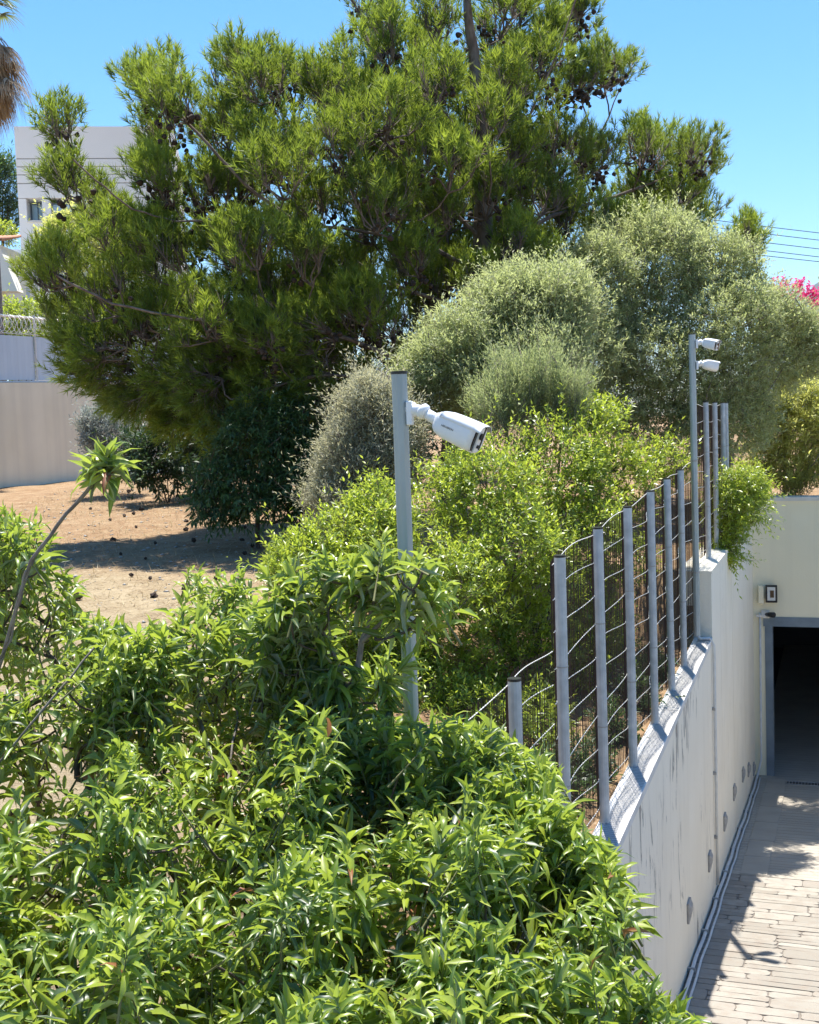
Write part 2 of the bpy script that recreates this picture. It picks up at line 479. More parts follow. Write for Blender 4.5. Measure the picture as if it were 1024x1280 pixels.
def place_leaves(tmpl, pos, axis, normal, L, W):
    tv, tf = tmpl
    axis = unit(axis)
    side = unit(np.cross(normal, axis))
    nor = np.cross(axis, side)
    n, k = len(pos), len(tv)
    L = np.broadcast_to(L, (n,)); W = np.broadcast_to(W, (n,))
    V = (pos[:, None] + tv[None, :, 0, None] * (axis * L[:, None])[:, None]
         + tv[None, :, 1, None] * (side * W[:, None])[:, None]
         + tv[None, :, 2, None] * (nor * L[:, None] * .55)[:, None]).reshape(-1, 3)
    Fc = (tf[None] + (np.arange(n) * k)[:, None, None]).reshape(-1, tf.shape[1])
    return V, Fc, k


def rand_unit(n):
    return unit(rng.normal(size=(n, 3)))


def leaves_on_shoots(p, d, slen, nl, ang=(40, 80), droop=0.2, tip_bias=0.8, sag=0.0, start=0.15):
    """leaf base points, axes and normals along shoots p + t*d*slen"""
    n = len(p)
    t = start + (1 - start) * ((np.arange(nl) + .6) / nl) ** tip_bias
    T = np.broadcast_to(t, (n, nl)) + rng.normal(size=(n, nl)) * .03
    a = rand_unit(n); a = unit(a - d * (a * d).sum(1, keepdims=True)); b = np.cross(d, a)
    g = np.arange(nl) * 2.4 + rng.uniform(0, 6.28, (n, 1)) + rng.normal(size=(n, nl)) * .3
    rad = a[:, None] * np.cos(g)[..., None] + b[:, None] * np.sin(g)[..., None]
    an = np.radians(ang[1] + (ang[0] - ang[1]) * T + rng.normal(size=(n, nl)) * 10)
    ax = d[:, None] * np.cos(an)[..., None] + rad * np.sin(an)[..., None]
    ax = ax + np.array([0, 0, -1.0]) * (droop * rng.uniform(.0, 2.0, (n, nl)))[..., None]
    sl = np.broadcast_to(slen, (n,))[:, None]
    P = p[:, None] + d[:, None] * (T * sl)[..., None] + np.array([0, 0, -1.0]) * (sag * T * T * sl)[..., None]
    ax = unit(ax.reshape(-1, 3)); P = P.reshape(-1, 3)
    nor = unit(d)[:, None] * .6 + UP * .9 + rng.normal(size=(n, nl, 3)) * .35
    return P, ax, nor.reshape(-1, 3)


def lobe(px, py, Y, rx, ry, rd):
    """an ellipsoid: centre as seen at distance Y, half width and height in photo pixels there, half depth in metres"""
    return (at(px, py, Y), np.array([rx * Y / F, rd, ry * Y / F]))


def shell(lobes, n, rmin=.72, rmax=1.04, front=.5, bump=.34, deep=.12):
    """points spread over the outer part of the lobes with outward directions; nothing inside a neighbour lobe's core"""
    wgt = np.array([np.prod(r) ** .667 for c, r in lobes]); wgt /= wgt.sum()
    P, D = [], []
    for (c, r), k in zip(lobes, wgt):
        m = int(n * k * 1.5)
        u = rand_unit(m)
        keep = rng.uniform(size=m) < np.clip(.55 - front * u[:, 1] + .25 * u[:, 2], .12, 1)
        u = u[keep]
        rr = rng.uniform(rmin, rmax, (len(u), 1))
        rr = np.where(rng.uniform(size=(len(u), 1)) < deep, rng.uniform(.25, .75, rr.shape), rr)
        kd = rand_unit(15)
        kd[:, 1] = kd[:, 1] * .8 - .15
        kd = unit(kd)
        bmp = np.exp(-((1 - u @ kd.T) / .075)).max(1)[:, None]
        rr = rr * (1.03 - .68 * bump + bump * bmp)
        p = c + u * r * rr
        o = unit(u / r)
        inside = np.zeros(len(p), bool)
        for (c2, r2) in lobes:
            if c2 is c: continue
            inside |= (((p - c2) / r2) ** 2).sum(1) < .42
        P.append(p[~inside]); D.append(o[~inside])
    return np.concatenate(P), np.concatenate(D)


def grow(stems, targets, tip=.006, power=.45, jitter=.08, lift=.15, wander=.06):
    """branches from explicit stems (lists of points) to targets: every target joins the nearest node already grown.
    returns chains of (points, radii)"""
    pts, par, chains = [], [], []
    for st in stems:
        ids = []
        dense = []
        for i in range(len(st) - 1):
            for k in range(4):
                dense.append(np.array(st[i]) * (1 - k / 4) + np.array(st[i + 1]) * k / 4)
        dense.append(np.array(st[-1], float))
        for i, q in enumerate(dense):
            if i == 0:
                pr = -1
                if len(pts):
                    dd = np.linalg.norm(np.array(pts) - q, axis=1)
                    if dd.min() < .12: pr = int(dd.argmin())
            else:
                pr = ids[-1]
                q = q + rng.normal(size=3) * wander * .25 * np.linalg.norm(dense[1] - dense[0])
            pts.append(q); par.append(pr); ids.append(len(pts) - 1)
        chains.append((([par[ids[0]]] if par[ids[0]] >= 0 else []) + ids))
    root = np.array(pts[0])
    targets = np.asarray(targets)
    order = np.argsort(np.linalg.norm(targets - root, axis=1))
    for ti in order:
        q = targets[ti]
        A = np.array(pts)
        dv = q - A
        dist = np.linalg.norm(dv, axis=1)
        cost = dist + .5 * np.maximum(0, A[:, 2] - q[2] + .0) + .12 * np.linalg.norm(A - root, axis=1)
        j = int(cost.argmin())
        L = dist[j]
        ns = max(2, min(6, int(L / .25) + 1))
        ids = [j]
        for k in range(1, ns + 1):
            t = k / ns
            x = A[j] + dv[j] * t
            if k < ns:
                x = x + rng.normal(size=3) * jitter * L * .5 + UP * (-lift * L * math.sin(math.pi * t) * .5)
            pts.append(x); par.append(ids[-1]); ids.append(len(pts) - 1)
        chains.append(ids)
    cnt = np.zeros(len(pts)); 
    child = np.zeros(len(pts), bool)
    for i, pr in enumerate(par):
        if pr >= 0: child[pr] = True
    cnt[~child] = 1
    for i in range(len(pts) - 1, -1, -1):
        if par[i] >= 0: cnt[par[i]] += cnt[i]
    rad = tip * np.maximum(cnt, 1) ** power
    A = np.array(pts)
    return [([A[i] for i in c], [min(rad[i], rad[c[1]] * 1.05) if k == 0 else rad[i] for k, i in enumerate(c)]) for c in chains if len(c) > 1]


def branches_obj(name, chains, mat, parent, nmin=4):
    mb = MB()
    for p, r in chains:
        n = 9 if r[0] > .07 else (6 if r[0] > .025 else nmin)
        mb.tube(p, r, n, caps=False)
    o = mb.build(name, mat, parent, smooth_=True)
    if len(chains) > 1: o['kind'] = 'stuff'
    return o


def shrub(name, label, cat, base, lobes, mat, bark, nshoot, slen, nl, L, W, group=None, tmpl=T_FOLD, ang=(35, 75), droop=.15,
          up=.5, rnd=.45, ntarget=40, front=.5, rmin=.72, stems=None, tip=.005, sag=0.0, bump=.34, deep=.12, top_tint=.25, tip_bias=.8, foliage='foliage'):
    t = thing(name, label, cat, base, group)
    p, o = shell(lobes, nshoot, rmin=rmin, front=front, bump=bump, deep=deep)
    d = unit(o * .8 + UP * up + rng.normal(size=p.shape) * rnd)
    ls = slen * rng.uniform(.6, 1.35, len(p)) * np.where(rng.uniform(size=len(p)) < .12, 2.1, 1.0)
    p = p + d * np.maximum(0, ls - slen * 1.3)[:, None] * .5
    start = p - d * ls[:, None] * .6
    P, ax, nor = leaves_on_shoots(start, d, ls, nl, ang, droop, tip_bias, sag)
    n = len(P)
    V, Fc, k = place_leaves(tmpl, P, ax, nor, L * rng.uniform(.65, 1.25, n), W * rng.uniform(.7, 1.25, n))
    base_t = np.repeat(rng.normal(size=len(p)) * .16 + .42, nl) + np.tile(np.linspace(-.12, top_tint, nl), len(p)) + rng.normal(size=n) * .12
    f = np_mesh(foliage, V, Fc, mat, t, np.repeat(np.clip(base_t, 0, 1), k))
    f['kind'] = 'stuff'
    tg = p[rng.choice(len(p), min(ntarget, len(p)), replace=False)]
    cen = sum(c for c, r in lobes) / len(lobes)
    if stems is None:
        stems = [[np.array(base), np.array(base) * .5 + cen * .5 + rng.normal(size=3) * .05, cen]]
        for c, r in lobes[:5]:
            stems.append([np.array(base) + rng.normal(size=3) * .04 * np.array([1, 1, 0]), (np.array(base) + c) / 2 + rng.normal(size=3) * .08, c])
    br = branches_obj('branches', grow(stems, tg, tip=tip), bark, t)
    # fine twigs carrying the leaves
    st = slice(None, None, 3)
    a, dd, l2 = start[st], d[st], ls[st]
    side = unit(np.cross(dd, UP + .01)); nn = np.cross(dd, side); wd = L * .035 + .0012
    Q = np.stack([a + side * wd, a - side * wd * .6 + nn * wd, a - side * wd * .6 - nn * wd, a + dd * l2[:, None]], 1).reshape(-1, 3)
    ff = (np.array([(0, 1, 3), (1, 2, 3), (2, 0, 3)])[None] + (np.arange(len(a)) * 4)[:, None, None]).reshape(-1, 3)
    tw = np_mesh('twigs', Q, ff, bark, t)
    tw['kind'] = 'stuff'
    return t


# ================================================================== GROUND AND LARGE STRUCTURE
S_GAR = s_of_Y(16.3)             # where the garage front stands
M_FACE = 0.12                    # wall face, driveway side
M_RIGHT = 6.2


def cop_low(Y):                  # top of the wall along the middle fence
    return -2.21 + .035 * (Y - 6.6)


def drive_z(s):
    Y = s * DV[1] + P0[1] - .04
    return float(np.interp(Y, [-5, 2.0, 8.4, 15.0, 16.4, 40], [-2.9, -3.5, -4.17, -4.93, -5.03, -5.1]))


S_LOW_ = s_of_Y(5.05)


def ground_z(X, Y):
    s, m = sm_of(X, Y)
    far = -1.35 + .3 * smooth(11, 24, Y)
    near = -2.45 + (far + 2.45) * smooth(3.0, 9.5, Y)
    bed = np.where(s < s_of_Y(10.95), -2.235 + .035 * (Y - 6.6), -1.465)
    bed = np.where(s < S_LOW_, -2.77, bed)
    t = smooth(-3.2, -.25, m)
    z = near * (1 - t) + bed * t
    z = np.where(Y > 16.5, np.where(m > -2, np.minimum(far, -1.25), far), z)
    z = z + .03 * np.sin(X * 2.1 + Y) * np.cos(Y * 1.7 - X) * smooth(.3, 1, -m)
    return np.clip(z, -3.2, 5)


def gz(X, Y):
    return float(ground_z(np.float64(X), np.float64(Y)))


ms = np.concatenate([[-3000, -1500, -400, -120, -60, -40], np.arange(-30, -8, .8), np.arange(-8, -.3, .22), [-.16, -.08, -.038], [M_RIGHT + .24, M_RIGHT + .26, 9, 20, 60, 300, 1500, 4000]])
ss = np.concatenate([[-300, -60, -20, -5], np.arange(-1, 22, .25), [S_GAR + .1, S_GAR + .12], np.arange(22, 45, 1.0), [60, 100, 200, 500, 1500, 4300]])
ss = np.unique(np.round(ss, 4))
G = np.zeros((len(ss), len(ms), 3))
for i, s in enumerate(ss):
    for j, m in enumerate(ms):
        q = P0 + DV * s + NV * m
        z = gz(q[0], q[1])
        if m > M_RIGHT: z = -1.25
        G[i, j] = (q[0], q[1], z)
mb = MB()
mb.v = [tuple(p) for p in G.reshape(-1, 3)]
nm = len(ms)
jt = int(np.where(np.isclose(ms, -.038))[0][0])
for i in range(len(ss) - 1):
    for j in range(nm - 1):
        if j == jt and ss[i] < S_GAR + .05:      # the ramp's cutting: the driveway sheet lies there
            continue
        mb.f.append((i * nm + j, i * nm + j + 1, (i + 1) * nm + j + 1, (i + 1) * nm + j))
tag(mb.build('ground', M['ground'], smooth_=True), 'dry garden ground of straw and red soil', None, None, 'structure')

# driveway: joint bed, stamped stones, concrete apron, border slabs
S_ST = s_of_Y(11.55)              # stones end, concrete begins
mb = MB()
for a, b in zip(np.arange(-4, S_ST, .5), list(np.arange(-3.5, S_ST, .5)) + [S_ST]):
    mb.add([wm(a, M_FACE, drive_z(a)), wm(a, M_RIGHT, drive_z(a)), wm(b, M_RIGHT, drive_z(b)), wm(b, M_FACE, drive_z(b))], [(0, 1, 2, 3)])
drive = mb.build('driveway', M['joint'])
tag(drive, 'pale stamped stone driveway sloping down to the garage', None, None, 'structure')
mb = MB()
rr = random.Random(4)
s = S_ST + .0
while s < S_GAR + 9.9:            # tamped ridges across the ramp, a few centimetres each
    b = s + rr.uniform(.09, .16)
    h = .012
    za, zb = drive_z(s), drive_z(b)
    mb.add([wm(s, M_FACE, za + h), wm(s, M_RIGHT, za + h), wm(b - .02, M_RIGHT, zb + h + .004), wm(b - .02, M_FACE, zb + h + .004),
            wm(b, M_RIGHT, zb + h - .001), wm(b, M_FACE, zb + h - .001)], [(0, 1, 2, 3), (3, 2, 4, 5)])
    s = b
    if s > S_GAR - .5 and s < S_GAR + .4: pass
mb.add([wm(S_ST, M_FACE, drive_z(S_ST) - .03), wm(S_ST, M_RIGHT, drive_z(S_ST) - .03), wm(S_ST, M_RIGHT, drive_z(S_ST) + .012), wm(S_ST, M_FACE, drive_z(S_ST) + .012)], [(0, 1, 2, 3)])
mb.build('concrete_apron', M['concrete'], drive)


def paver(poly, zf, h, name, mat, parent, rnd):
    c = sum(np.array(p) for p in poly) / len(poly)
    n = len(poly)
    V = []
    for sh, dz in ((1.0, 0.0), (.99, h * .8), (.93, h)):
        for p in poly:
            q = c + (np.array(p) - c) * sh
            V.append(wm(q[0], q[1], zf(q[0]) + dz + (rnd.uniform(-.0015, .0015) if dz else 0)))
    V.append(wm(c[0], c[1], zf(c[0]) + h * 1.1))
    Fc = []
    for k in range(2):
        for j in range(n):
            j2 = (j + 1) % n
            Fc.append((k * n + j, k * n + j2, (k + 1) * n + j2, (k + 1) * n + j))
    for j in range(n):
        Fc.append((2 * n + j, 2 * n + (j + 1) % n, 3 * n))
    Fc = [f[::-1] for f in Fc]
    return MB().add(V, Fc).build(name, mat, parent, smooth_=False)


rs = random.Random(8)
s = s_of_Y(7.6)
row = 0
while s < S_ST - .06:
    hgt = min(rs.choice([.10, .12, .14, .17, .20]), S_ST - s)
    if S_ST - (s + hgt) < .08: hgt = S_ST - s
    m = M_FACE + .01 + rs.uniform(-.25, 0)
    mmax = 2.5 if row > 0 else 2.2
    while m < mmax:
        ln = rs.uniform(.26, .72)
        a0, a1 = max(m, M_FACE + .012), m + ln
        if a1 - a0 > .08:
            # split some stones into two thinner ones
            bands = [(s, s + hgt)]
            if hgt > .16 and rs.random() < .35: bands = [(s, s + hgt * .48), (s + hgt * .48, s + hgt)]
            for (b0, b1) in bands:
                g = rs.uniform(.002, .0045)
                x0, x1, y0, y1 = b0 + g, b1 - g, a0 + g, a1 - g
                c = min(.022, (x1 - x0) * .3) * rs.uniform(.5, 1.2)
                w_ = lambda a: rs.uniform(-a, a)
                poly = [(x0, y0 + c * 1.3 + w_(.006)), (x0 + w_(.006), y0 * .67 + y1 * .33), (x0 + w_(.006), y0 * .33 + y1 * .67), (x0, y1 - c * 1.3 + w_(.006)),
                        (x0 + c, y1 + w_(.004)), ((x0 + x1) / 2, y1 + w_(.008)), (x1 - c, y1 + w_(.004)),
                        (x1, y1 - c * 1.3 + w_(.006)), (x1 + w_(.006), y0 * .33 + y1 * .67), (x1 + w_(.006), y0 * .67 + y1 * .33), (x1, y0 + c * 1.3 + w_(.006)),
                        (x1 - c, y0 + w_(.004)), ((x0 + x1) / 2, y0 + w_(.008)), (x0 + c, y0 + w_(.004))]
                paver(poly, drive_z, .009 + rs.uniform(-.002, .002), 'paving_stone', M['stone'], drive, rs)
        m += ln
    s += hgt
    row += 1
# lighter border slabs against the wall, on the concrete part
s = S_ST + .01
while s < S_GAR - .9:
    b = s + rs.uniform(.65, .95)
    y0, y1 = M_FACE + .16, M_FACE + .42 + rs.uniform(-.01, .01)
    poly = [(s + .006, y0), (s + .006, y1), (b - .006, y1), (b - .006, y0)]
    paver(poly, lambda q: drive_z(q) + .012, .010, 'paving_slab', M['concrete'], drive, rs)
    s = b

# right-hand side of the ramp, outside the photograph, closes the cutting
mb = MB(); mb.smbox(-6, S_GAR, M_RIGHT, M_RIGHT + .25, -5.6, -1.2)
tag(mb.build('ramp_wall', M['garage_wall']), 'cream plastered wall closing the far side of the ramp', None, None, 'structure')

# ------------------------------------------------------------------ retaining wall
S_STEP = s_of_Y(10.95)
S_LOW = s_of_Y(5.05)
Z_UP = -1.475
rw = thing('retaining_wall', 'white plastered retaining wall with stepped top beside the driveway', 'wall', wm(s_of_Y(10), M_FACE, drive_z(s_of_Y(10))))
seams = [-4, S_LOW, s_of_Y(8.6), S_STEP, s_of_Y(11.75), s_of_Y(13.05), s_of_Y(14.6), s_of_Y(15.3), S_GAR]


def wall_top(s):
    if s < S_LOW - .001: return -2.75
    if s < S_STEP - .001: return cop_low(s * DV[1])
    return Z_UP


for k, (a, b) in enumerate(zip(seams[:-1], seams[1:])):
    zt0, zt1 = wall_top(a + .01), wall_top(b - .01)
    cz = .05 if b <= S_STEP + .01 else .0
    open_joint = k >= 4
    g = .009 if open_joint else .0
    mb = MB()
    mb.smbox(a + (g if k > 0 else 0), b - (g if open_joint and k < len(seams) - 2 else 0), -.17, M_FACE, (-5.9, -5.9), (zt0 - cz, zt1 - cz))
    mb.build('wall_segment', M['wall'], rw)
    if open_joint:
        MB().smbox(a - .0085, a + .0085, -.15, M_FACE - .004, -5.8, zt0 - .02).build('seam_filler', M['seam'], rw)
# coping courses of the lower wall, with overhanging arris
for (a, b) in ((-4, S_LOW - .002), (S_LOW, S_STEP - .003)):
    n = max(1, int((b - a) / 1.1))
    for i in range(n):
        a1, b1 = a + (b - a) * i / n, a + (b - a) * (i + 1) / n
        mb = MB(); mb.smbox(a1 + .002, b1 - .002, -.036, M_FACE + .004, (wall_top(a1 + .01) - .05, wall_top(b1 - .01) - .05), (wall_top(a1 + .01), wall_top(b1 - .01)))
        mb.build('coping_stone', M['coping'], rw)
# upper wall: sloping top slab
mb = MB(); mb.smbox(S_STEP - .004, S_GAR - .004, -.175, M_FACE + .005, Z_UP + .001, Z_UP + .03)
mb.build('coping_slab', M['wall'], rw)

# diamond netting lying on the coping
ns_, pitch = int((S_STEP - S_LOW) / .028), .028
V, Fc = [], []
mrow = np.linspace(.005, M_FACE - .004, 13)
for i in range(ns_):
    s0 = S_LOW + .02 + i * pitch
    for half in (0, 1):
        pts = []
        for k, mm in enumerate(mrow):
            off = pitch * .5 * ((k + half) % 2)
            s1 = s0 + off
            pts.append(wm(s1, mm, wall_top(s1) + .004))
        pts = np.array(pts)
        b = len(V)
        dvec = np.array([DV[0], DV[1], 0]) * .0017
        for q in pts: V += [q - dvec, q + dvec + np.array([0, 0, .0008])]
        for k in range(len(pts) - 1): Fc.append((b + 2 * k, b + 2 * k + 1, b + 2 * k + 3, b + 2 * k + 2))
net = np_mesh('netting', np.array(V), np.array(Fc), M['net_metal'], rw)
net['kind'] = 'stuff'

# recessed brick lights low on the wall
for i, (px, py) in enumerate([(860, 1138), (886, 1076), (905, 1027), (917, 990), (928, 968), (935, 962), (941.5, 961)]):
    r = ray(px, py)
    Y = (1.285 - M_FACE / NV[0] * 1.0) / (.3573 - r[0])
    P = r * Y
    s, m = sm_of(P[0], P[1])
    lab = ['nearest grey bulkhead light on the white wall, above bottom leaves', 'second grey bulkhead light along the white wall from the camera', 'third grey bulkhead light on the white wall, beyond the vertical conduit',
           'fourth grey bulkhead light along the white wall towards the garage', 'fifth grey bulkhead light on the white wall, third from the garage corner', 'grey bulkhead light next to the last one before the garage corner', 'last small grey bulkhead light beside the garage corner'][i]
    t = thing('wall_light', lab, 'wall light', wm(s, M_FACE, P[2]), 'bulkhead lights along the retaining wall')
    hw, hh = .075, .078
    mb = MB(); mb.smbox(s - hw, s + hw, M_FACE, M_FACE + .018, P[2] - hh, P[2] + hh); mb.build('back_plate', M['lamp_grey'], t, bevel=.004)
    mb = MB()
    a = [wm(s - hw * .85, M_FACE + .018, P[2] - hh * .8), wm(s + hw * .85, M_FACE + .018, P[2] - hh * .8), wm(s + hw * .85, M_FACE + .018, P[2] + hh * .85), wm(s - hw * .85, M_FACE + .018, P[2] + hh * .85)]
    b = [wm(s - hw * .6, M_FACE + .034, P[2] - hh * .1), wm(s + hw * .6, M_FACE + .034, P[2] - hh * .1), wm(s + hw * .6, M_FACE + .034, P[2] + hh * .5), wm(s - hw * .6, M_FACE + .034, P[2] + hh * .5)]
    mb.add(a + b, [(0, 1, 5, 4), (1, 2, 6, 5), (2, 3, 7, 6), (3, 0, 4, 7), (4, 5, 6, 7)])
    mb.build('hood', M['lamp_grey'], t)

# conduits
pts = [wm(s, M_FACE + .035 + .004 * math.sin(s * 3.1) + .003 * math.sin(s * 7), drive_z(s) + .03 + (.012 if s > S_ST else 0)) for s in np.arange(s_of_Y(5.5), S_GAR - .25, .2)]
pts += [wm(S_GAR - .12, M_FACE + .04, drive_z(S_GAR) + .06), wm(S_GAR - .05, M_FACE + .08, drive_z(S_GAR) + .25), wm(S_GAR - .03, M_FACE + .09, -2.75)]
pc = thing('conduit_pipe', 'long pale conduit along the foot of the white wall, rising at garage', 'pipe', pts[0])
MB().tube(pts, .015, 8).build('pipe', M['conduit'], pc, smooth_=True)
MB().tube([p + np.array([NV[0], NV[1], 0]) * .042 + np.array([0, 0, -.012]) for p in pts[:-3]], .010, 8).build('thin_pipe', M['conduit'], pc, smooth_=True)
for s in np.arange(s_of_Y(8.8), S_GAR - .6, .95):
    mb = MB(); mb.smbox(s - .010, s + .010, M_FACE, M_FACE + .06, drive_z(s) + .015, drive_z(s) + .052); mb.build('clip', M['lamp_grey'], pc)
sv = s_of_Y(10.9)
pts = [wm(sv - .14, -.02, wall_top(sv - .14) + .10), wm(sv - .13, .03, wall_top(sv - .14) + .022), wm(sv - .10, M_FACE - .01, wall_top(sv - .1) + .022), wm(sv - .06, M_FACE + .024, wall_top(sv - .1) - .05),
       wm(sv - .05, M_FACE + .024, -3.2), wm(sv - .05, M_FACE + .024, drive_z(sv) + .1)]
cv = thing('cable_conduit', 'thin vertical conduit running down the white wall below the far camera pole', 'pipe', pts[-1])
MB().tube(pts, .015, 8).build('pipe', M['conduit'], cv, smooth_=True)
for z in (-2.7, -3.3, -3.9): MB().smbox(sv - .075, sv - .025, M_FACE, M_FACE + .03, z - .012, z + .012).build('clip', M['lamp_grey'], cv)

# ------------------------------------------------------------------ garage
Z_LINT = -2.93
gb = thing('garage', 'cream underground garage front with wide dark open doorway', 'garage', wm(S_GAR, 2.5, drive_z(S_GAR)))
zf = drive_z(S_GAR)
m0, m1 = .30, 4.6
MB().smbox(S_GAR, S_GAR + .3, -.3, m0, zf - .4, -1.22).build('side_wall', M['garage_wall'], gb)
MB().smbox(S_GAR, S_GAR + .3, m1, M_RIGHT, zf - .4, -1.22).build('side_wall', M['garage_wall'], gb)
MB().smbox(S_GAR, S_GAR + .3, m0, m1, Z_LINT + .13, -1.22).build('front_wall', M['garage_wall'], gb)
MB().smbox(S_GAR - .03, S_GAR + .33, -.3, M_RIGHT, -1.219, -1.17).build('parapet_cap', M['coping'], gb)
MB().smbox(S_GAR - .012, S_GAR + .2, m0 - .05, m1 + .05, Z_LINT, Z_LINT + .13).build('lintel', M['steel_blue'], gb)
MB().smbox(S_GAR - .014, S_GAR + .2, m0 - .03, m0 + .07, zf - .05, Z_LINT).build('jamb', M['steel_blue'], gb)
MB().smbox(S_GAR - .014, S_GAR + .2, m1 - .08, m1 + .06, zf - .05, Z_LINT).build('jamb', M['steel_blue'], gb)
MB().smbox(S_GAR - .05, S_GAR + .0, m0 - .14, m0 + .1, Z_LINT + .131, Z_LINT + .16).build('drip_edge', M['coping'], gb)
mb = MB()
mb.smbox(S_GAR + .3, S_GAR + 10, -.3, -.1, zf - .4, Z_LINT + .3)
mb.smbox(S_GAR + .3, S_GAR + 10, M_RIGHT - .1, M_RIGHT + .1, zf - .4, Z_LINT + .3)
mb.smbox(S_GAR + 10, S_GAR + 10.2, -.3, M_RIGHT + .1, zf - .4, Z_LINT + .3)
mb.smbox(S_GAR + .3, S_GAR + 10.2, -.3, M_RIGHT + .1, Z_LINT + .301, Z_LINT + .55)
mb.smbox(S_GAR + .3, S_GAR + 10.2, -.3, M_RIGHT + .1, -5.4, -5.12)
mb.build('interior', M['room_shade'], gb)
MB().smbox(S_GAR + 9.85, S_GAR + 9.99, 1.2, 2.1, zf - .0, zf + 2.0).build('inner_door', M['steel_blue'], gb)

# flood light and sensor on the garage front
fl = thing('flood_light', 'black framed flood light on the cream wall over the doorway', 'flood light', at(962, 742, 16.1))
r = ray(963, 742)
sF = S_GAR


def on_front(px, py, out=0.0):
    """point on the garage front plane (s = S_GAR - out)"""
    d = ray(px, py)
    a = d[0] * DV[0] + d[1] * DV[1]
    b = P0[0] * DV[0] + P0[1] * DV[1]
    Y = (S_GAR - out + b) / a
    P = d * Y
    return sm_of(P[0], P[1])[1], P[2]


mA, zA = on_front(957, 731, .06); mB_, zB = on_front(972, 753, .06)
mb = MB(); mb.smbox(S_GAR - .10, S_GAR - .055, mA, mB_, zB, zA); mb.build('housing', M['black'], fl, bevel=.006)
mb = MB(); mb.smbox(S_GAR - .104, S_GAR - .1005, mA + .025, mB_ - .025, zB + .03, zA - .025); mb.build('glass', M['oleander' if False else 'conduit'], fl)
mb = MB(); mb.smbox(S_GAR - .107, S_GAR - .1045, mA + .06, mA + .11, zB + .07, zA - .07); mb.build('emitter', M['straw'], fl)
mb = MB(); mb.smbox(S_GAR - .055, S_GAR, mA + .04, mB_ - .04, zB + .08, zB + .12); mb.build('bracket', M['black'], fl)
jA, jz = on_front(948, 731); jB, jz2 = on_front(955.5, 754)
jb = thing('junction_box', 'cream junction box beside the flood light on the garage front', 'box', wm(S_GAR, jA, jz2))
MB().smbox(S_GAR - .07, S_GAR, max(jA, M_FACE + .03), jB, jz2, jz).build('box_body', M['garage_wall'], jb, bevel=.008)
MB().smbox(S_GAR - .075, S_GAR - .0705, max(jA, M_FACE + .03) + .008, jB - .008, jz2 + .01, jz - .01).build('lid', M['garage_wall'], jb)
k, kz = on_front(965, 768)
sn = thing('motion_sensor', 'small black sensor on a pale base just above the garage doorway', 'sensor', wm(S_GAR, k, kz))
MB().smbox(S_GAR - .03, S_GAR, k - .14, k - .03, kz - .05, kz + .06).build('base', M['coping'], sn, bevel=.006)
MB().tube([wm(S_GAR - .03, k - .07, kz), wm(S_GAR - .08, k - .02, kz + .01), wm(S_GAR - .14, k + .03, kz + .015)], [.025, .034, .038], 10).build('eye', M['black'], sn, smooth_=True)
# slot drain in front of the doorway
sd = S_GAR - .38
dg = thing('drain_grate', 'dark slot drain across the ramp before the garage door', 'drain', wm(sd, 2, drive_z(sd)))
zg = drive_z(sd) + .014
MB().smbox(sd - .08, sd - .06, .55, 5.2, zg, zg + .012).build('frame', M['lamp_grey'], dg)
MB().smbox(sd + .06, sd + .08, .55, 5.2, zg, zg + .012).build('frame', M['lamp_grey'], dg)
MB().smbox(sd - .06, sd + .06, .55, 5.2, zg - .01, zg + .003).build('channel', M['black'], dg)
mb = MB()
for m in np.arange(.57, 5.2, .04): mb.smbox(sd - .06, sd + .06, m, m + .014, zg + .003, zg + .009)
mb.build('bars', M['lamp_grey'], dg)['kind'] = 'stuff'


# ------------------------------------------------------------------ fences
def bow(s, stops, amp):
    for a, b in zip(stops[:-1], stops[1:]):
        if a <= s <= b:
            return -.035 - amp * math.sin(math.pi * (s - a) / (b - a)) ** 1.3
    return -.035


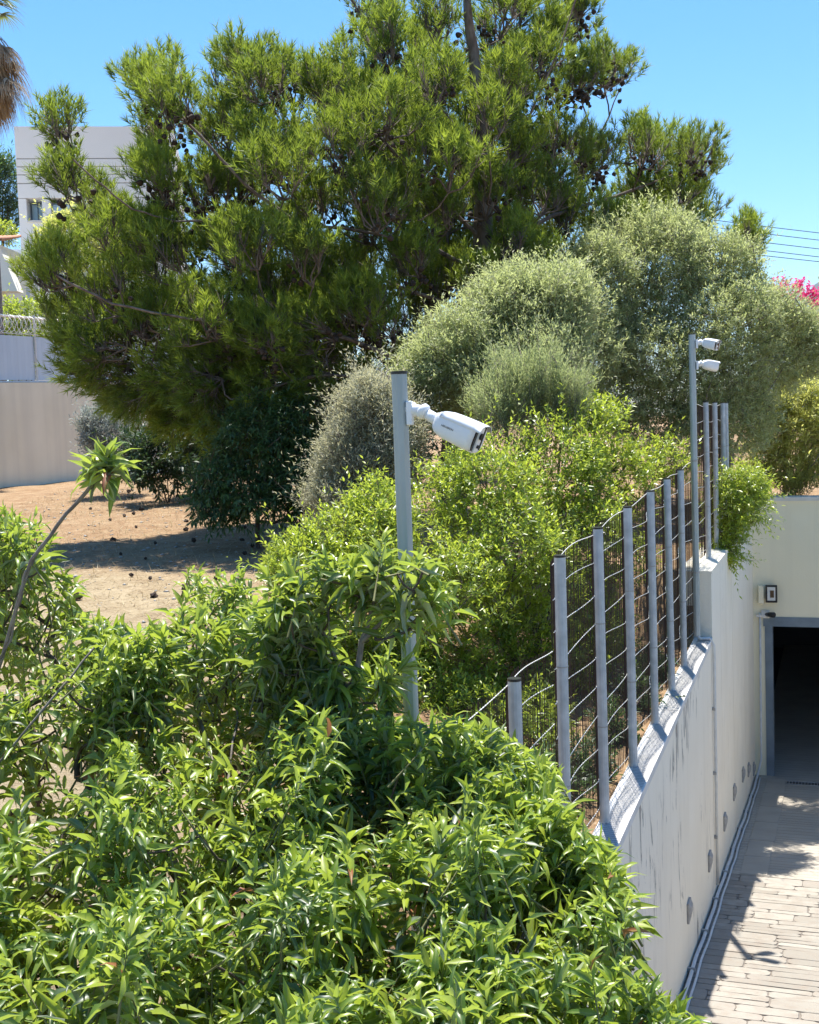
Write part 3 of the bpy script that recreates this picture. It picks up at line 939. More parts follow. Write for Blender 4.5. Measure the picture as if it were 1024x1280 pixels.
def fence(label, postY, ztop, zbot, rows, s0=None, s1=None, amp=.05):
    stops = [s_of_Y(y) for y in postY]
    s0 = stops[0] if s0 is None else s0
    s1 = stops[-1] if s1 is None else s1
    full = sorted(set([s0] + stops + [s1]))
    b = wm(stops[0], 0, zbot(postY[0]))
    t = thing('wire_fence', label, 'fence', b, 'wire fences on the retaining wall')
    for s, y in zip(stops, postY):
        zb, zt = zbot(y), ztop(y)
        tilt = rng.normal(size=2) * .004
        top = wm(s + tilt[0], tilt[1], zt)
        p = MB().tube([wm(s, 0, zb - .05), top], .027, 14).build('post', M['post_metal'], t, smooth_=False)
        MB().tube([top - UP * .003, top + UP * .007], [.0285, .0280], 14).build('cap', M['black'], p)
        for zz in (.33, .68):
            q = wm(s, 0, zb) * (1 - zz) + top * zz
            MB().tube([q, q + UP * .006], .0285, 14).build('band', M['lamp_grey'], p)
    # twisted horizontal wires
    for k in range(rows):
        fr = k / (rows - 1)
        pts, rad = [], []
        ph = rng.uniform(0, 6)
        for i, s in enumerate(np.arange(s0, s1 + .001, .0135)):
            y = s * DV[1]
            z = zbot(y) + .07 + (ztop(y) - .03 - zbot(y) - .07) * fr
            pts.append(wm(s, bow(s, full, amp * (.75 + .4 * math.sin(k * 1.7)) * (.3 if k == rows - 1 else 1)) + .004, z + .012 * math.sin(s * 5 + ph)))
            rad.append(.0029 if i % 2 == 0 else .0012)
        MB().tube(pts, rad, 5).build('wire', M['wire_metal'], t, smooth_=True)
    # close vertical strands of the rusty screen
    sv_ = np.arange(s0 + .006, s1, .0135)
    V, Fc = [], []
    for s in sv_:
        y = s * DV[1]
        m = bow(s, full, amp) - .006
        za, zb2 = zbot(y) + .02, ztop(y) - .03
        bq = len(V)
        e = .0012
        for z in np.linspace(za, zb2, 4):
            c = wm(s + rng.normal() * .0012, m + rng.normal() * .002, z)
            for (i, j) in ((-1, -1), (1, -1), (0, 1)):
                V.append(c + np.array([DV[0] * i + NV[0] * j, DV[1] * i + NV[1] * j, 0]) * e)
        for q in range(3):
            for j in range(3):
                j2 = (j + 1) % 3
                Fc.append((bq + q * 3 + j, bq + q * 3 + j2, bq + q * 3 + 3 + j2, bq + q * 3 + 3 + j))
    sc = np_mesh('screen', np.array(V), np.array(Fc), M['rusty_mesh'], t)
    sc['kind'] = 'stuff'
    return t


def Yp(px, py):      # where a ray meets the fence line
    return 1.285 / (.3573 - ray(px, py)[0])


mid = [Yp(709, 1110), Yp(756, 1016), Yp(792, 963), Yp(819, 907), Yp(840, 864), Yp(855, 825)]
fence('wavy wire fence with galvanised posts on the white wall, in front of bright bush', mid, lambda y: -.64 + .04 * (y - 5.4), lambda y: cop_low(y), 10, s1=S_STEP - .02)
upp = [Yp(886, 700), Yp(896, 695), Yp(906, 690), Yp(910, 690)]
fence('upper wire fence on the raised wall behind the tall camera pole', upp, lambda y: .105, lambda y: Z_UP + .03, 10, s0=S_STEP + .05, amp=.02)
low = [mid[0] - 1.62, mid[0] - .80]
fence('low wire fence section among the big leaves by the near camera pole', low, lambda y: -1.03, lambda y: -2.75, 10, s1=s_of_Y(mid[0]) - .03)


# ------------------------------------------------------------------ security cameras and their poles
def bullet_camera(label, mount, pole_dir, joint, back, fwd, size, text=False, lens_up=1):
    """mount: point on the pole's skin; joint: ball joint; back: rear end of the housing; fwd: viewing direction"""
    fwd = unit(np.array(fwd, float))
    t = thing('security_camera', label, 'camera', mount, 'white bullet cameras')
    side = unit(np.cross(fwd, UP)); upv = np.cross(side, fwd)
    L, hw, hh = size
    xs = [0, .03, .09, .2, .35, .6, .85, 1.0]
    ks = [.34, .58, .76, .90, .98, 1.02, 1.04, 1.04]
    n = 28
    V, Fc = [], []

    def ring(x, k, kz=None):
        for j in range(n):
            g = 2 * math.pi * j / n
            c, s = math.cos(g), math.sin(g)
            e = .62
            y = math.copysign(abs(c) ** e, c) * hw * k
            z = math.copysign(abs(s) ** e, s) * hh * (kz or k)
            V.append(back + fwd * (x * L) + side * y + upv * z)
    for x, k in zip(xs, ks): ring(x, k)
    ring(.985, .93); ring(.95, .90)
    R = len(xs) + 2
    for i in range(R - 1):
        for j in range(n):
            j2 = (j + 1) % n
            Fc.append((i * n + j, i * n + j2, (i + 1) * n + j2, (i + 1) * n + j))
    Fc.append(tuple(range(n - 1, -1, -1)))
    Fc.append(tuple((R - 1) * n + j for j in range(n)))
    body = MB().add(V, Fc).build('housing', M['white_plastic'], t, smooth_=True)
    c = back + fwd * (L * .955)
    # front: dark panel, white centre bar with a lens
    MB().obox(c + fwd * .004, side, upv, fwd, hw * .86, hh * .86, .003).build('front_panel', M['lens'], t, bevel=.002)
    MB().obox(c + fwd * .009 + side * hw * .12, side, upv, fwd, hw * .34, hh * .88, .0025).build('front_bar', M['white_plastic'], t)
    q = c + fwd * .012 + side * hw * .12 + upv * hh * .25
    MB().tube([q, q + fwd * .006], hw * .26, 16).build('lens', M['lens'], t, smooth_=False)
    q = c + fwd * .012 + side * hw * .12 - upv * hh * .5
    MB().tube([q, q + fwd * .004], hw * .14, 12).build('lamp', M['lens'], t, smooth_=False)
    # sunshield lid over the top
    V, Fc = [], []
    xs2 = np.linspace(.14, 1.09, 7)
    for x in xs2:
        kk = np.interp(x, xs + [1.1], ks + [1.04])
        for dz in (1.012, 1.055):
            for j in range(13):
                g = math.radians(22 + 136 * j / 12)
                c2, s2 = math.cos(g), math.sin(g)
                y = math.copysign(abs(c2) ** .62, c2) * hw * kk * dz
                z = abs(s2) ** .62 * hh * kk * dz
                V.append(back + fwd * (x * L) + side * y + upv * z)
    for i in range(len(xs2) - 1):
        o = i * 26
        for j in range(12):
            Fc.append((o + 13 + j, o + 13 + j + 1, o + 26 + 13 + j + 1, o + 26 + 13 + j))
            Fc.append((o + j + 1, o + j, o + 26 + j, o + 26 + j + 1))
        Fc.append((o, o + 13, o + 39, o + 26)); Fc.append((o + 12, o + 38, o + 51, o + 25))
    o = (len(xs2) - 1) * 26
    for j in range(12):
        Fc.append((o + j, o + j + 1, o + 14 + j, o + 13 + j)); Fc.append((j + 1, j, 13 + j, 14 + j))
    MB().add(V, Fc).build('sunshield', M['white_plastic'], t, smooth_=True)
    # bracket: back plate, arm, ball joint, neck
    sc = hw / .044
    pd = unit(np.array(pole_dir, float)); sd2 = unit(np.cross(pd, UP))
    MB().obox(mount + pd * .010 * sc - UP * .012 * sc, pd, sd2, UP, .010 * sc, .028 * sc, .040 * sc).build('mounting_plate', M['white_plastic'], t, bevel=.004)
    MB().tube([mount + pd * .015 * sc, mount * .6 + joint * .4, joint], [.026 * sc, .021 * sc, .019 * sc], 14).build('arm', M['white_plastic'], t, smooth_=True)
    dj = unit(back - joint)
    MB().tube([joint - dj * .012 * sc, joint - dj * .006 * sc, joint + dj * .008 * sc, joint + dj * .014 * sc], [.020 * sc, .026 * sc, .026 * sc, .020 * sc], 16).build('ball_joint', M['white_plastic'], t, smooth_=True)
    MB().tube([joint + dj * .01 * sc, back + fwd * .012], [.017 * sc, .020 * sc], 14).build('neck', M['white_plastic'], t, smooth_=True)
    if text:
        cu = bpy.data.curves.new('lettering', 'FONT')
        cu.body = 'HIKVISION'; cu.size = .0088; cu.extrude = .0002; cu.shear = .25; cu.align_x = 'CENTER'; cu.align_y = 'CENTER'
        cu.materials.append(M['black'])
        o = bpy.data.objects.new('lettering', cu); COL.objects.link(o); o.parent = t
        me_ = bpy.data.meshes.new_from_object(o.evaluated_get(bpy.context.evaluated_depsgraph_get()))
        bpy.data.objects.remove(o)
        o = bpy.data.objects.new('lettering', me_); COL.objects.link(o); o.parent = t
        sgn = -1 if np.dot(side, [0, 1, 0]) > 0 else 1
        nrm = side * sgn
        # the flank is nearly flat: seat the text just proud of it
        pos = back + fwd * (L * .40) + nrm * (hw * 1.0 + .0006) + upv * hh * .02
        X = fwd; Z = nrm; Yv = np.cross(Z, X)
        mt = Matrix(((X[0], Yv[0], Z[0]), (X[1], Yv[1], Z[1]), (X[2], Yv[2], Z[2])))
        o.matrix_local = Matrix.Translation(Vector(pos - LOCS[t])) @ mt.to_4x4()
        LOCS[o] = pos
    return t


def pole(label, foot, top, r, bands=()):
    t = thing('camera_pole', label, 'pole', foot)
    # tube with a few shallow flutes
    n = 20
    V, Fc = [], []
    for z in (0, 1):
        c = foot * (1 - z) + top * z
        for j in range(n):
            g = 2 * math.pi * j / n
            k = r * (1 - (.07 if j % 5 == 0 else 0))
            V.append(c + np.array([math.cos(g) * k, math.sin(g) * k, 0]))
    for j in range(n): Fc.append((j, (j + 1) % n, n + (j + 1) % n, n + j))
    Fc.append(tuple(range(n - 1, -1, -1))); Fc.append(tuple(range(n, 2 * n)))
    MB().add(V, Fc).build('tube', M['pole_metal'], t)
    MB().tube([top - UP * .002, top + UP * .007], r * 1.05, 20).build('cap', M['black'], t)
    for z in bands:
        q = foot.copy(); q[2] = z
        MB().tube([q - UP * .008, q + UP * .008], r * 1.12, 18).build('clamp', M['lamp_grey'], t)
    return t


YP = 3.62
pt = at(499, 467, YP); pf = pt.copy(); pf[2] = -2.75
pole('near galvanised pole with a black cap carrying one white camera', pf, pt, .0245, (-1.2, -2.2))
mnt = at(508.5, 512, YP - .005)
bullet_camera('white bullet camera with black lettering on the near pole', mnt, (1, -.1, 0), at(529, 514, YP - .03), at(545, 525, YP - .045), (.80, -.42, -.40), (.150, .040, .042), text=True)
YQ = Yp(871, 785)
qt = at(865, 418, YQ - .12); qf = qt.copy(); qf[2] = wall_top(s_of_Y(YQ)) + .07
pole('tall thin pole at the wall step carrying two white cameras', qf, qt, .030, (-1.42, -.42))
m1_ = qt + np.array([.03, -.005, -.075])
bullet_camera('upper white camera with dark lens on the tall far pole', m1_, (1, -.1, 0), m1_ + np.array([.04, -.01, .005]), m1_ + np.array([.06, -.02, .0]), (.68, -.66, -.24), (.145, .042, .044))
m2_ = qt + np.array([.03, -.005, -.262])
bullet_camera('lower white camera turned away on the tall far pole', m2_, (1, -.05, 0), m2_ + np.array([.04, .0, .005]), m2_ + np.array([.06, .0, .0]), (.86, .38, -.17), (.145, .042, .044))

# ------------------------------------------------------------------ boundary wall at the left with metal sheets and razor wire
A = at(-260, 622, 19.5); B = at(105, 599, 27.8); C = B + (B - A) * 1.2
AB = unit((B - A) * np.array([1, 1, 0]))
ABn = np.array([AB[1], -AB[0], 0])
lw = thing('boundary_wall', 'beige rendered garden wall at the left edge', 'wall', A)
LW_TOP = lambda P: 1.05 + .14 * (P[1] - 22) / 5.5
mb = MB()
for a, b in zip(np.linspace(0, 1, 5)[:-1], np.linspace(0, 1, 5)[1:]):
    P, Q = A + (C - A) * a, A + (C - A) * b
    lo = [P.copy(), Q.copy()]
    P[2] = Q[2] = -1.8
    e = ABn * .12
    P2, Q2 = P.copy(), Q.copy(); P2[2], Q2[2] = LW_TOP(P), LW_TOP(Q)
    mb = MB().hexa([P + e, Q + e, Q - e, P - e, P2 + e, Q2 + e, Q2 - e, P2 - e])
    mb.build('wall_panel', M['left_wall'], lw)
sf = thing('sheet_fence', 'grey metal sheet fence on top of the beige wall', 'fence', A + UP * 2.1)
LEN = np.linalg.norm((C - A)[:2])
k = 0
px_ = np.arange(0, LEN, 1.75)
for a in px_:
    b = a + 1.75
    P, Q = A + AB * a, A + AB * b
    z0, z1 = LW_TOP(P) + .06, LW_TOP(Q) + .06
    hgt = .93
    V = []
    # slightly ribbed sheet
    nseg = 14
    for i in range(nseg + 1):
        q = P + (Q - P) * (.004 + .992 * i / nseg) + ABn * (.012 * (i % 2))
        z = z0 + (z1 - z0) * i / nseg
        V += [(q[0], q[1], z), (q[0], q[1], z + hgt)]
    Fc = [(2 * i, 2 * i + 2, 2 * i + 3, 2 * i + 1) for i in range(nseg)]
    MB().add(V, Fc).build('metal_sheet', M['sheet'], sf)
    q = P + ABn * .03
    MB().tube([(q[0], q[1], z0 - .05), (q[0], q[1], z0 + hgt + .45)], .024, 8).build('post', M['conduit'], sf)
    MB().tube([P + ABn * .05 + UP * (z0 - P[2] - .04), Q + ABn * .05 + UP * (z1 - Q[2] - .04)], .022, 6).build('rail', M['conduit'], sf)
    MB().tube([P + UP * (z0 - P[2] + hgt + .40), Q + UP * (z1 - Q[2] + hgt + .40)], .03, 6).build('top_rail', M['conduit'], sf)
rz = thing('razor_wire', 'coiled razor wire along the top of the grey sheet fence', 'wire', A + UP * 3.1)
pts = []
for a in np.arange(0, LEN * .75, .02):
    P = A + AB * a
    th = a / .17 * 2 * math.pi
    z = LW_TOP(P) + 1.22
    rr_ = .20
    pts.append(P * np.array([1, 1, 0]) + ABn * rr_ * math.cos(th) + UP * (z + rr_ * math.sin(th)))
MB().tube(pts, .007, 4).build('coil', M['wire_metal'], rz)

# ------------------------------------------------------------------ house, far left
HY = 36.0
hl = at(17.5, 158, HY); hd = unit(np.array([1.0, .14, 0])); hn = np.array([hd[1], -hd[0], 0])
ZT, ZB = hl[2], -1.2
hs = thing('white_house', 'tall flat roofed white house behind the pine at the upper left', 'house', (hl[0], hl[1], ZB))


def hbox(u0, u1, d0, d1, z0, z1):
    P = [hl * np.array([1, 1, 0]) + hd * u - hn * d for (u, d) in ((u0, d0), (u1, d0), (u1, d1), (u0, d1))]
    return MB().hexa([p + UP * z0 for p in P] + [p + UP * z1 for p in P])


HW = 4.6
zg_ = [at(17, y, HY)[2] for y in (198, 208, 218, 229)]
wz1, wz0 = at(40, 248, HY)[2], at(40, 275, HY)[2]
u_a, u_b = (at(33, 260, HY)[0] - hl[0]), (at(52, 260, HY)[0] - hl[0])
v_a, v_b = (at(62, 258, HY)[0] - hl[0]), (at(98, 258, HY)[0] - hl[0])
vz1, vz0 = at(80, 251, HY)[2], at(80, 275, HY)[2]
hbox(0, HW, 0, 6, zg_[0], ZT).build('parapet', M['house'], hs)
prev = zg_[0]
for z in zg_[1:] + [wz1 + .02]:
    hbox(.0, HW, .0, 6, z, prev - .03).build('facade_band', M['house'], hs)
    prev = z
hbox(.02, HW - .02, .03, 5.9, wz1 + .03, zg_[0]).build('groove_core', M['groove'], hs)
hbox(0, u_a, 0, 6, ZB, wz1).build('wall', M['house'], hs)
hbox(u_b, v_a, 0, 6, ZB, wz1).build('wall', M['house'], hs)
hbox(v_b, HW, 0, 6, ZB, wz1).build('wall', M['house'], hs)
hbox(u_a, u_b, 0, 6, ZB, wz0).build('wall', M['house'], hs)
hbox(v_a, v_b, 0, 6, ZB, vz0).build('wall', M['house'], hs)
hbox(u_a, u_b, .8, 6, wz0, wz1).build('wall', M['house'], hs)
hbox(v_a, v_b, .8, 6, vz0, wz1).build('wall', M['house'], hs)
for (a, b, z0, z1, dd) in ((u_a, u_b, wz0, wz1, .7), (v_a, v_b, vz0, vz1, .22)):
    wnd = hbox(a, b, dd, dd + .05, z0, z1).build('window', M['steel_blue'], hs)
    hbox(a + .05, (a + b) / 2 - .02, dd - .012, dd - .002, z0 + .05, z1 - .05).build('pane', M['glass'], wnd)
    hbox((a + b) / 2 + .02, b - .05, dd - .012, dd - .002, z0 + .05, z1 - .05).build('pane', M['glass'], wnd)
    hbox(a, b, -.03, .12, z0 - .06, z0 - .002).build('sill', M['coping'], hs)

# low tiled outbuilding and its slanted white gable at the left edge
oy = 31.0
ob = thing('outbuilding', 'small white outbuilding with tiled eave and slanted side, left edge', 'house', at(-60, 420, oy))
a0, a1 = at(-160, 300, oy), at(13, 303, oy)
mb = MB(); mb.hexa([at(-160, 560, oy), at(3, 420, oy), at(3, 420, oy) + [0, 3, 0], at(-160, 560, oy) + [0, 3, 0], at(-160, 306, oy), at(1, 306, oy), at(1, 306, oy) + [0, 3, 0], at(-160, 306, oy) + [0, 3, 0]])
mb.build('wall', M['house'], ob)
P = at(-2, 305, oy - .1); Q = at(22, 364, oy - .1); Rr = at(-20, 364, oy - .1)
mb = MB(); mb.add([P, Q, Rr, P + [0, .5, 0], Q + [0, .5, 0], Rr + [0, .5, 0]], [(0, 2, 1), (3, 4, 5), (0, 1, 4, 3), (1, 2, 5, 4), (2, 0, 3, 5)])
mb.build('buttress', M['house'], ob)
for i in range(14):
    c = a1 + np.array([-.1 - i * .125, -.25, .04])
    MB().tube([c, c + np.array([0, 1.4, .30])], [.04, .037], 8).build('tile', M['tile'], ob, smooth_=True)
gw = thing('garden_wall', 'short pale grey wall below the white house at the left edge', 'wall', at(14, 372, 33))
mb = MB(); q0, q1 = at(4, 311, 33), at(30, 312, 33)
mb.hexa([q0 * [1, 1, 0] + UP * -1.2, q1 * [1, 1, 0] + UP * -1.2, q1 * [1, 1, 0] + [0, .3, -1.2], q0 * [1, 1, 0] + [0, .3, -1.2], q0, q1, q1 + [0, .3, 0], q0 + [0, .3, 0]])
mb.build('wall_body', M['sheet'], gw)
MB().tube([q0 + [0, -.05, -1.0], q1 + [0, -.05, -.9]], .04, 6).build('rail', M['house'], gw)

# ------------------------------------------------------------------ power line and mountain
pl = thing('power_line', 'five thin power cables crossing the sky at the right edge', 'cable', at(1500, 300, 60))
for (ya, yb) in ((283, 287), (292, 296), (303, 307), (313, 317), (319.5, 323)):
    p0, p1 = at(955, ya, 60), at(1024, yb, 60)
    dv = (p1 - p0) / 69
    pts = [p0 + dv * k + UP * (.000006 * k * (k - 1400)) * .3 for k in np.linspace(-500, 900, 15)]
    MB().tube(pts, .018, 5).build('cable', M['black'], pl, smooth_=True)
for k in (-500, 900):
    c = at(955, 300, 60) + (at(1024, 304, 60) - at(955, 300, 60)) / 69 * k
    MB().tube([c * [1, 1, 0] + UP * -1.3, c + UP * 1.2], [.16, .11], 10).build('utility_post', M['grey_bark'], pl)

D = 3000.0
xs_ = np.linspace(0, 1, 44)
px_m = 900 + 1700 * xs_
prof = np.interp(px_m, [900, 985, 1000, 1024, 1080, 1160, 1300, 1600, 2000, 2600], [545, 405, 372, 352, 318, 300, 330, 400, 450, 540])
prof = prof + rng.normal(size=44) * np.where((px_m > 930) & (px_m < 2500), 3.0, 0)
V, Fc = [], []
rows_ = [(-1.0, 0.0), (-.55, .38), (-.25, .72), (0, 1.0), (.5, .5), (1.0, 0.0)]
for i in range(44):
    crest = at(px_m[i], prof[i], D)
    for (dy, hz_) in rows_:
        q = crest.copy()
        q[1] += dy * 700
        q[0] *= q[1] / D if False else 1
        q[2] = -3 + (crest[2] + 3) * hz_ + (rng.normal() * 8 if 0 < hz_ < 1 else 0)
        V.append(q)
n = len(rows_)
for i in range(43):
    for j in range(n - 1): Fc.append((i * n + j, (i + 1) * n + j, (i + 1) * n + j + 1, i * n + j + 1))
mt_ = MB().add(V, Fc).build('mountain', M['mountain'], smooth_=True)
tag(mt_, 'distant hazy mountain at the right edge', None, None, 'structure')

# ================================================================== VEGETATION
# ------------------------------------------------------------------ the big pine
OUT = np.array([(36, 200), (44, 160), (70, 140), (92, 138), (118, 165), (140, 185), (165, 200), (150, 165), (128, 130), (126, 98), (150, 92), (170, 70), (200, 65), (240, 78), (258, 100), (268, 66), (290, 58), (320, 58), (350, 78), (376, 62),
                (384, 34), (400, 22), (414, 40), (424, 4), (440, -22), (478, -28), (500, 0), (524, 16), (548, -8), (575, 18), (596, 4), (620, -30), (660, -34), (690, 4), (705, -18), (735, -12), (752, 12), (745, 45), (742, 62), (775, 56), (806, 72), (800, 96), (772, 112), (742, 135), (728, 152), (760, 178), (800, 155), (830, 160), (885, 146), (916, 168), (908, 190), (928, 208),
                (905, 236), (880, 240), (905, 262), (945, 270), (970, 312), (952, 348), (905, 330), (860, 330), (800, 345), (700, 385), (620, 430), (540, 470), (480, 490), (440, 520), (330, 552), (290, 556), (250, 552), (205, 530), (170, 522), (130, 490), (104, 474), (80, 430), (40, 386), (30, 345),
                (44, 300), (58, 268), (84, 262), (66, 240), (40, 226)], float)


def inside(poly, x, y):
    r = np.zeros(len(x), bool)
    j = len(poly) - 1
    for i in range(len(poly)):
        xi, yi = poly[i]; xj, yj = poly[j]
        c = ((yi > y) != (yj > y)) & (x < (xj - xi) * (y - yi) / (yj - yi + 1e-9) + xi)
        r ^= c
        j = i
    return r


def edge_dist(poly, x, y):
    P = np.stack([x, y], 1); best = np.full(len(x), 1e9)
    for i in range(len(poly)):
        a, b = poly[i], poly[(i + 1) % len(poly)]
        ab = b - a
        t = np.clip(((P - a) @ ab) / (ab @ ab + 1e-9), 0, 1)
        best = np.minimum(best, np.linalg.norm(P - (a + t[:, None] * ab), axis=1))
    return best


PB = at(560, 628, 15.4); PB[2] = gz(PB[0], PB[1])
pine = thing('pine_tree', 'huge dark green pine hung with cones, filling the upper half', 'tree', PB)
N = 30000
qx, qy = rng.uniform(20, 980, N), rng.uniform(-110, 560, N)
ok = inside(OUT, qx, qy); qx, qy = qx[ok], qy[ok]
ed = edge_dist(OUT, qx, qy)
half = np.interp(qx, [60, 250, 560, 980], [1.2, 1.6, 2.3, 2.0]) * np.sqrt(np.clip(ed / 150, .03, 1))
side_ = rng.uniform(-1, 1, len(qx))
side_ = np.sign(side_) * np.abs(side_) ** .5
cy_of = lambda q: np.interp(q, [60, 330, 560, 740, 980], [14.2, 14.6, 15.6, 17.4, 18.2])
cy = cy_of(qx)
Yc = cy + side_ * half
keep = ed > np.where(qy > 420, 12, 22)
thin = (qx < 175) & (qy < 285)                 # the open, cone-hung branch ends at the upper left
keep &= ~((qy < 90) & (rng.uniform(size=len(qx)) < .3))
keep &= ~(thin & (rng.uniform(size=len(qx)) < .35))
qx, qy, Yc, ed, thin = qx[keep], qy[keep], Yc[keep], ed[keep], thin[keep]
side_p = (Yc - cy_of(qx)) / 2.0
allc = np.stack([at(a, b, c) for a, b, c in zip(qx, qy, Yc)])
for path in ([(602, 340), (520, 300), (430, 285), (300, 276), (220, 276), (165, 262), (120, 226)], [(596, 395), (480, 350), (380, 285), (305, 230), (245, 165)], [(580, 500), (500, 450), (440, 425), (350, 400)], [(592, 420), (602, 330), (606, 240)], [(690, 270), (770, 245), (850, 215)]):
    pa_ = np.array(path, float)
    dl = np.full(len(qx), 1e9)
    for a_, b_ in zip(pa_[:-1], pa_[1:]):
        ab = b_ - a_
        tt = np.clip(((np.stack([qx, qy], 1) - a_) @ ab) / (ab @ ab), 0, 1)
        dl = np.minimum(dl, np.linalg.norm(np.stack([qx, qy], 1) - (a_ + tt[:, None] * ab), axis=1))
    open_ = (dl < 26) & (Yc < cy_of(qx) + .1) & (rng.uniform(size=len(qx)) < .93)
    side_p = side_p[~open_]
    qx, qy, Yc, ed, thin, allc = qx[~open_], qy[~open_], Yc[~open_], ed[~open_], thin[~open_], allc[~open_]
# foliage pads keep their distance from each other: bright tops with dark gaps between
dmin = np.where(thin, .78, np.where((qy > 385) & (qx < 440), .52, np.where((side_p > .35) & (ed > 60), .60, np.where(ed < 45, .70, .74)))) * rng.uniform(.85, 1.2, len(qx))
pick = []
PC = np.zeros((0, 3))
for k in range(len(allc)):
    if len(PC) == 0 or np.min(((PC - allc[k]) ** 2).sum(1)) > dmin[k] ** 2:
        pick.append(k); PC = np.vstack([PC, allc[k]])
    if len(pick) >= 420: break
pad, qy, qx = allc[pick], qy[pick], qx[pick]
pstem = [
    [PB, at(575, 520, 15.4), at(592, 420, 15.4), at(602, 330, 15.4), at(606, 240, 15.4), at(600, 140, 15.4), at(588, 40, 15.3), at(580, -40, 15.3)],
    [at(602, 340, 15.4), at(520, 300, 14.5), at(430, 285, 14.2), at(300, 276, 13.9), at(220, 276, 13.5), at(165, 262, 13.2), at(120, 226, 13.1), at(92, 200, 13.1)],
    [at(596, 395, 15.4), at(480, 350, 14.4), at(380, 285, 13.9), at(305, 230, 13.6), at(245, 165, 13.6), at(205, 120, 13.8)],
    [at(580, 500, 15.4), at(500, 450, 14.3), at(440, 425, 13.8), at(350, 400, 13.4), at(240, 400, 13.1), at(140, 380, 13.2), at(70, 345, 13.3)],
    [at(578, 505, 15.4), at(480, 470, 14.0), at(390, 470, 13.5), at(290, 500, 13.3)],
    [at(604, 300, 15.4), at(500, 200, 14.5), at(430, 120, 14.4), at(400, 60, 14.5)],
    [at(606, 260, 15.4), at(660, 150, 15.3), at(700, 60, 15.3), at(720, 0, 15.3)],
    [at(604, 320, 15.4), at(690, 270, 16.2), at(770, 245, 17.2), at(850, 215, 17.7), at(895, 180, 17.9)],
    [at(690, 270, 16.2), at(745, 180, 17.0), at(775, 110, 17.3)],
    [at(600, 360, 15.4), at(720, 330, 16.6), at(850, 290, 17.6), at(930, 310, 18.0)],
]
ctr = at(540, 400, 15.4)
out_ = unit((pad - ctr) * np.array([1, 1.3, .9]))
low_ = smooth(380, 500, qy)
pax = unit(out_ * .65 + UP * (.8 - 1.0 * low_)[:, None] + rng.normal(size=pad.shape) * .22)
prad = rng.uniform(.24, .42, len(pad))
proot = pad - pax * (prad * .9)[:, None]
NBO = 6
pth = np.arange(NBO)[None] * 1.0472 + rng.uniform(0, 6.28, (len(pad), 1)) + rng.normal(size=(len(pad), NBO)) * .3
prr = rng.uniform(.25, 1.0, (len(pad), NBO)); prr[:, 0] *= .15
u1 = unit(np.cross(pax, rng.normal(size=pax.shape))); u2 = np.cross(pax, u1)
rv = u1[:, None] * np.cos(pth)[..., None] + u2[:, None] * np.sin(pth)[..., None]
cent = (pad[:, None] + rv * (prr * prad[:, None])[..., None] + pax[:, None] * ((.28 - .55 * prr ** 2) * prad[:, None])[..., None]).reshape(-1, 3)
bax = unit((pax[:, None] * .8 + rv * (prr * .75)[..., None] + UP * (.3 - .3 * low_)[:, None, None] + rng.normal(size=rv.shape) * .15).reshape(-1, 3))
low_ = np.repeat(low_, NBO); qx, qy = np.repeat(qx, NBO), np.repeat(qy, NBO)
blen = rng.uniform(.26, .46, len(cent))
root_ = cent - bax * (blen * .5)[:, None]
padj = np.repeat(np.arange(len(pad)), NBO)
ch = grow(pstem, proot, tip=.010, power=.47, jitter=.10, lift=.25)
trunk_ch, limb_ch = ch[:1], ch[1:]
for p, r in trunk_ch:
    for i in range(len(r)): r[i] = max(r[i], .19 * (1 - i / len(r)) + .03)
branches_obj('trunk', trunk_ch, M['pine_bark'], pine)
for p, r in ch[1:len(pstem)]: branches_obj('limb', [(p, r)], M['pine_bark'], pine)
fork = [([proot[padj[i]], proot[padj[i]] * .5 + root_[i] * .5 + rng.normal(size=3) * .03, root_[i], cent[i] + bax[i] * blen[i] * .3], [.013, .010, .008, .004]) for i in range(len(cent))]
branches_obj('branchlets', ch[len(pstem):] + fork, M['pine_bark'], pine)['kind'] = 'stuff'
# every bough: side twigs along its axis, each ending in brushes of long needles
nt_ = 15
tb = rng.uniform(.0, 1.0, (len(cent), nt_)) ** .8
pa = unit(np.cross(bax, rng.normal(size=bax.shape))); pb = np.cross(bax, pa)
gb_ = rng.uniform(0, 6.2832, (len(cent), nt_)); rb = np.sqrt(rng.uniform(0, 1, (len(cent), nt_))) * .17 * (1.15 - .5 * tb)
radv = pa[:, None] * np.cos(gb_)[..., None] + pb[:, None] * np.sin(gb_)[..., None]
c2 = root_[:, None] + bax[:, None] * (tb * blen[:, None] * 1.1)[..., None] + radv * rb[..., None]
d = bax[:, None] * .7 + radv * (rb * 3.6)[..., None] + UP * (.75 - .55 * low_)[:, None, None] + rng.normal(size=c2.shape) * .22
c2 = c2.reshape(-1, 3); d = unit(d.reshape(-1, 3))
ls = rng.uniform(.10, .22, len(c2))
nneed = 25
t_ = rng.uniform(.05, 1.0, (len(c2), nneed)) ** .75
a = unit(np.cross(d, rng.normal(size=d.shape))); b = np.cross(d, a)
g = rng.uniform(0, 6.2832, (len(c2), nneed))
spread = np.radians(rng.uniform(18, 66, (len(c2), nneed)) * (1.2 - .5 * t_))
ax = d[:, None] * np.cos(spread)[..., None] + (a[:, None] * np.cos(g)[..., None] + b[:, None] * np.sin(g)[..., None]) * np.sin(spread)[..., None]
P = c2[:, None] + d[:, None] * (t_ * ls[:, None])[..., None]
nn = P.shape[0] * P.shape[1]
V, Fc, k = place_leaves(T_NEED, P.reshape(-1, 3), ax.reshape(-1, 3), rand_unit(nn), rng.uniform(.085, .145, nn), .0115)
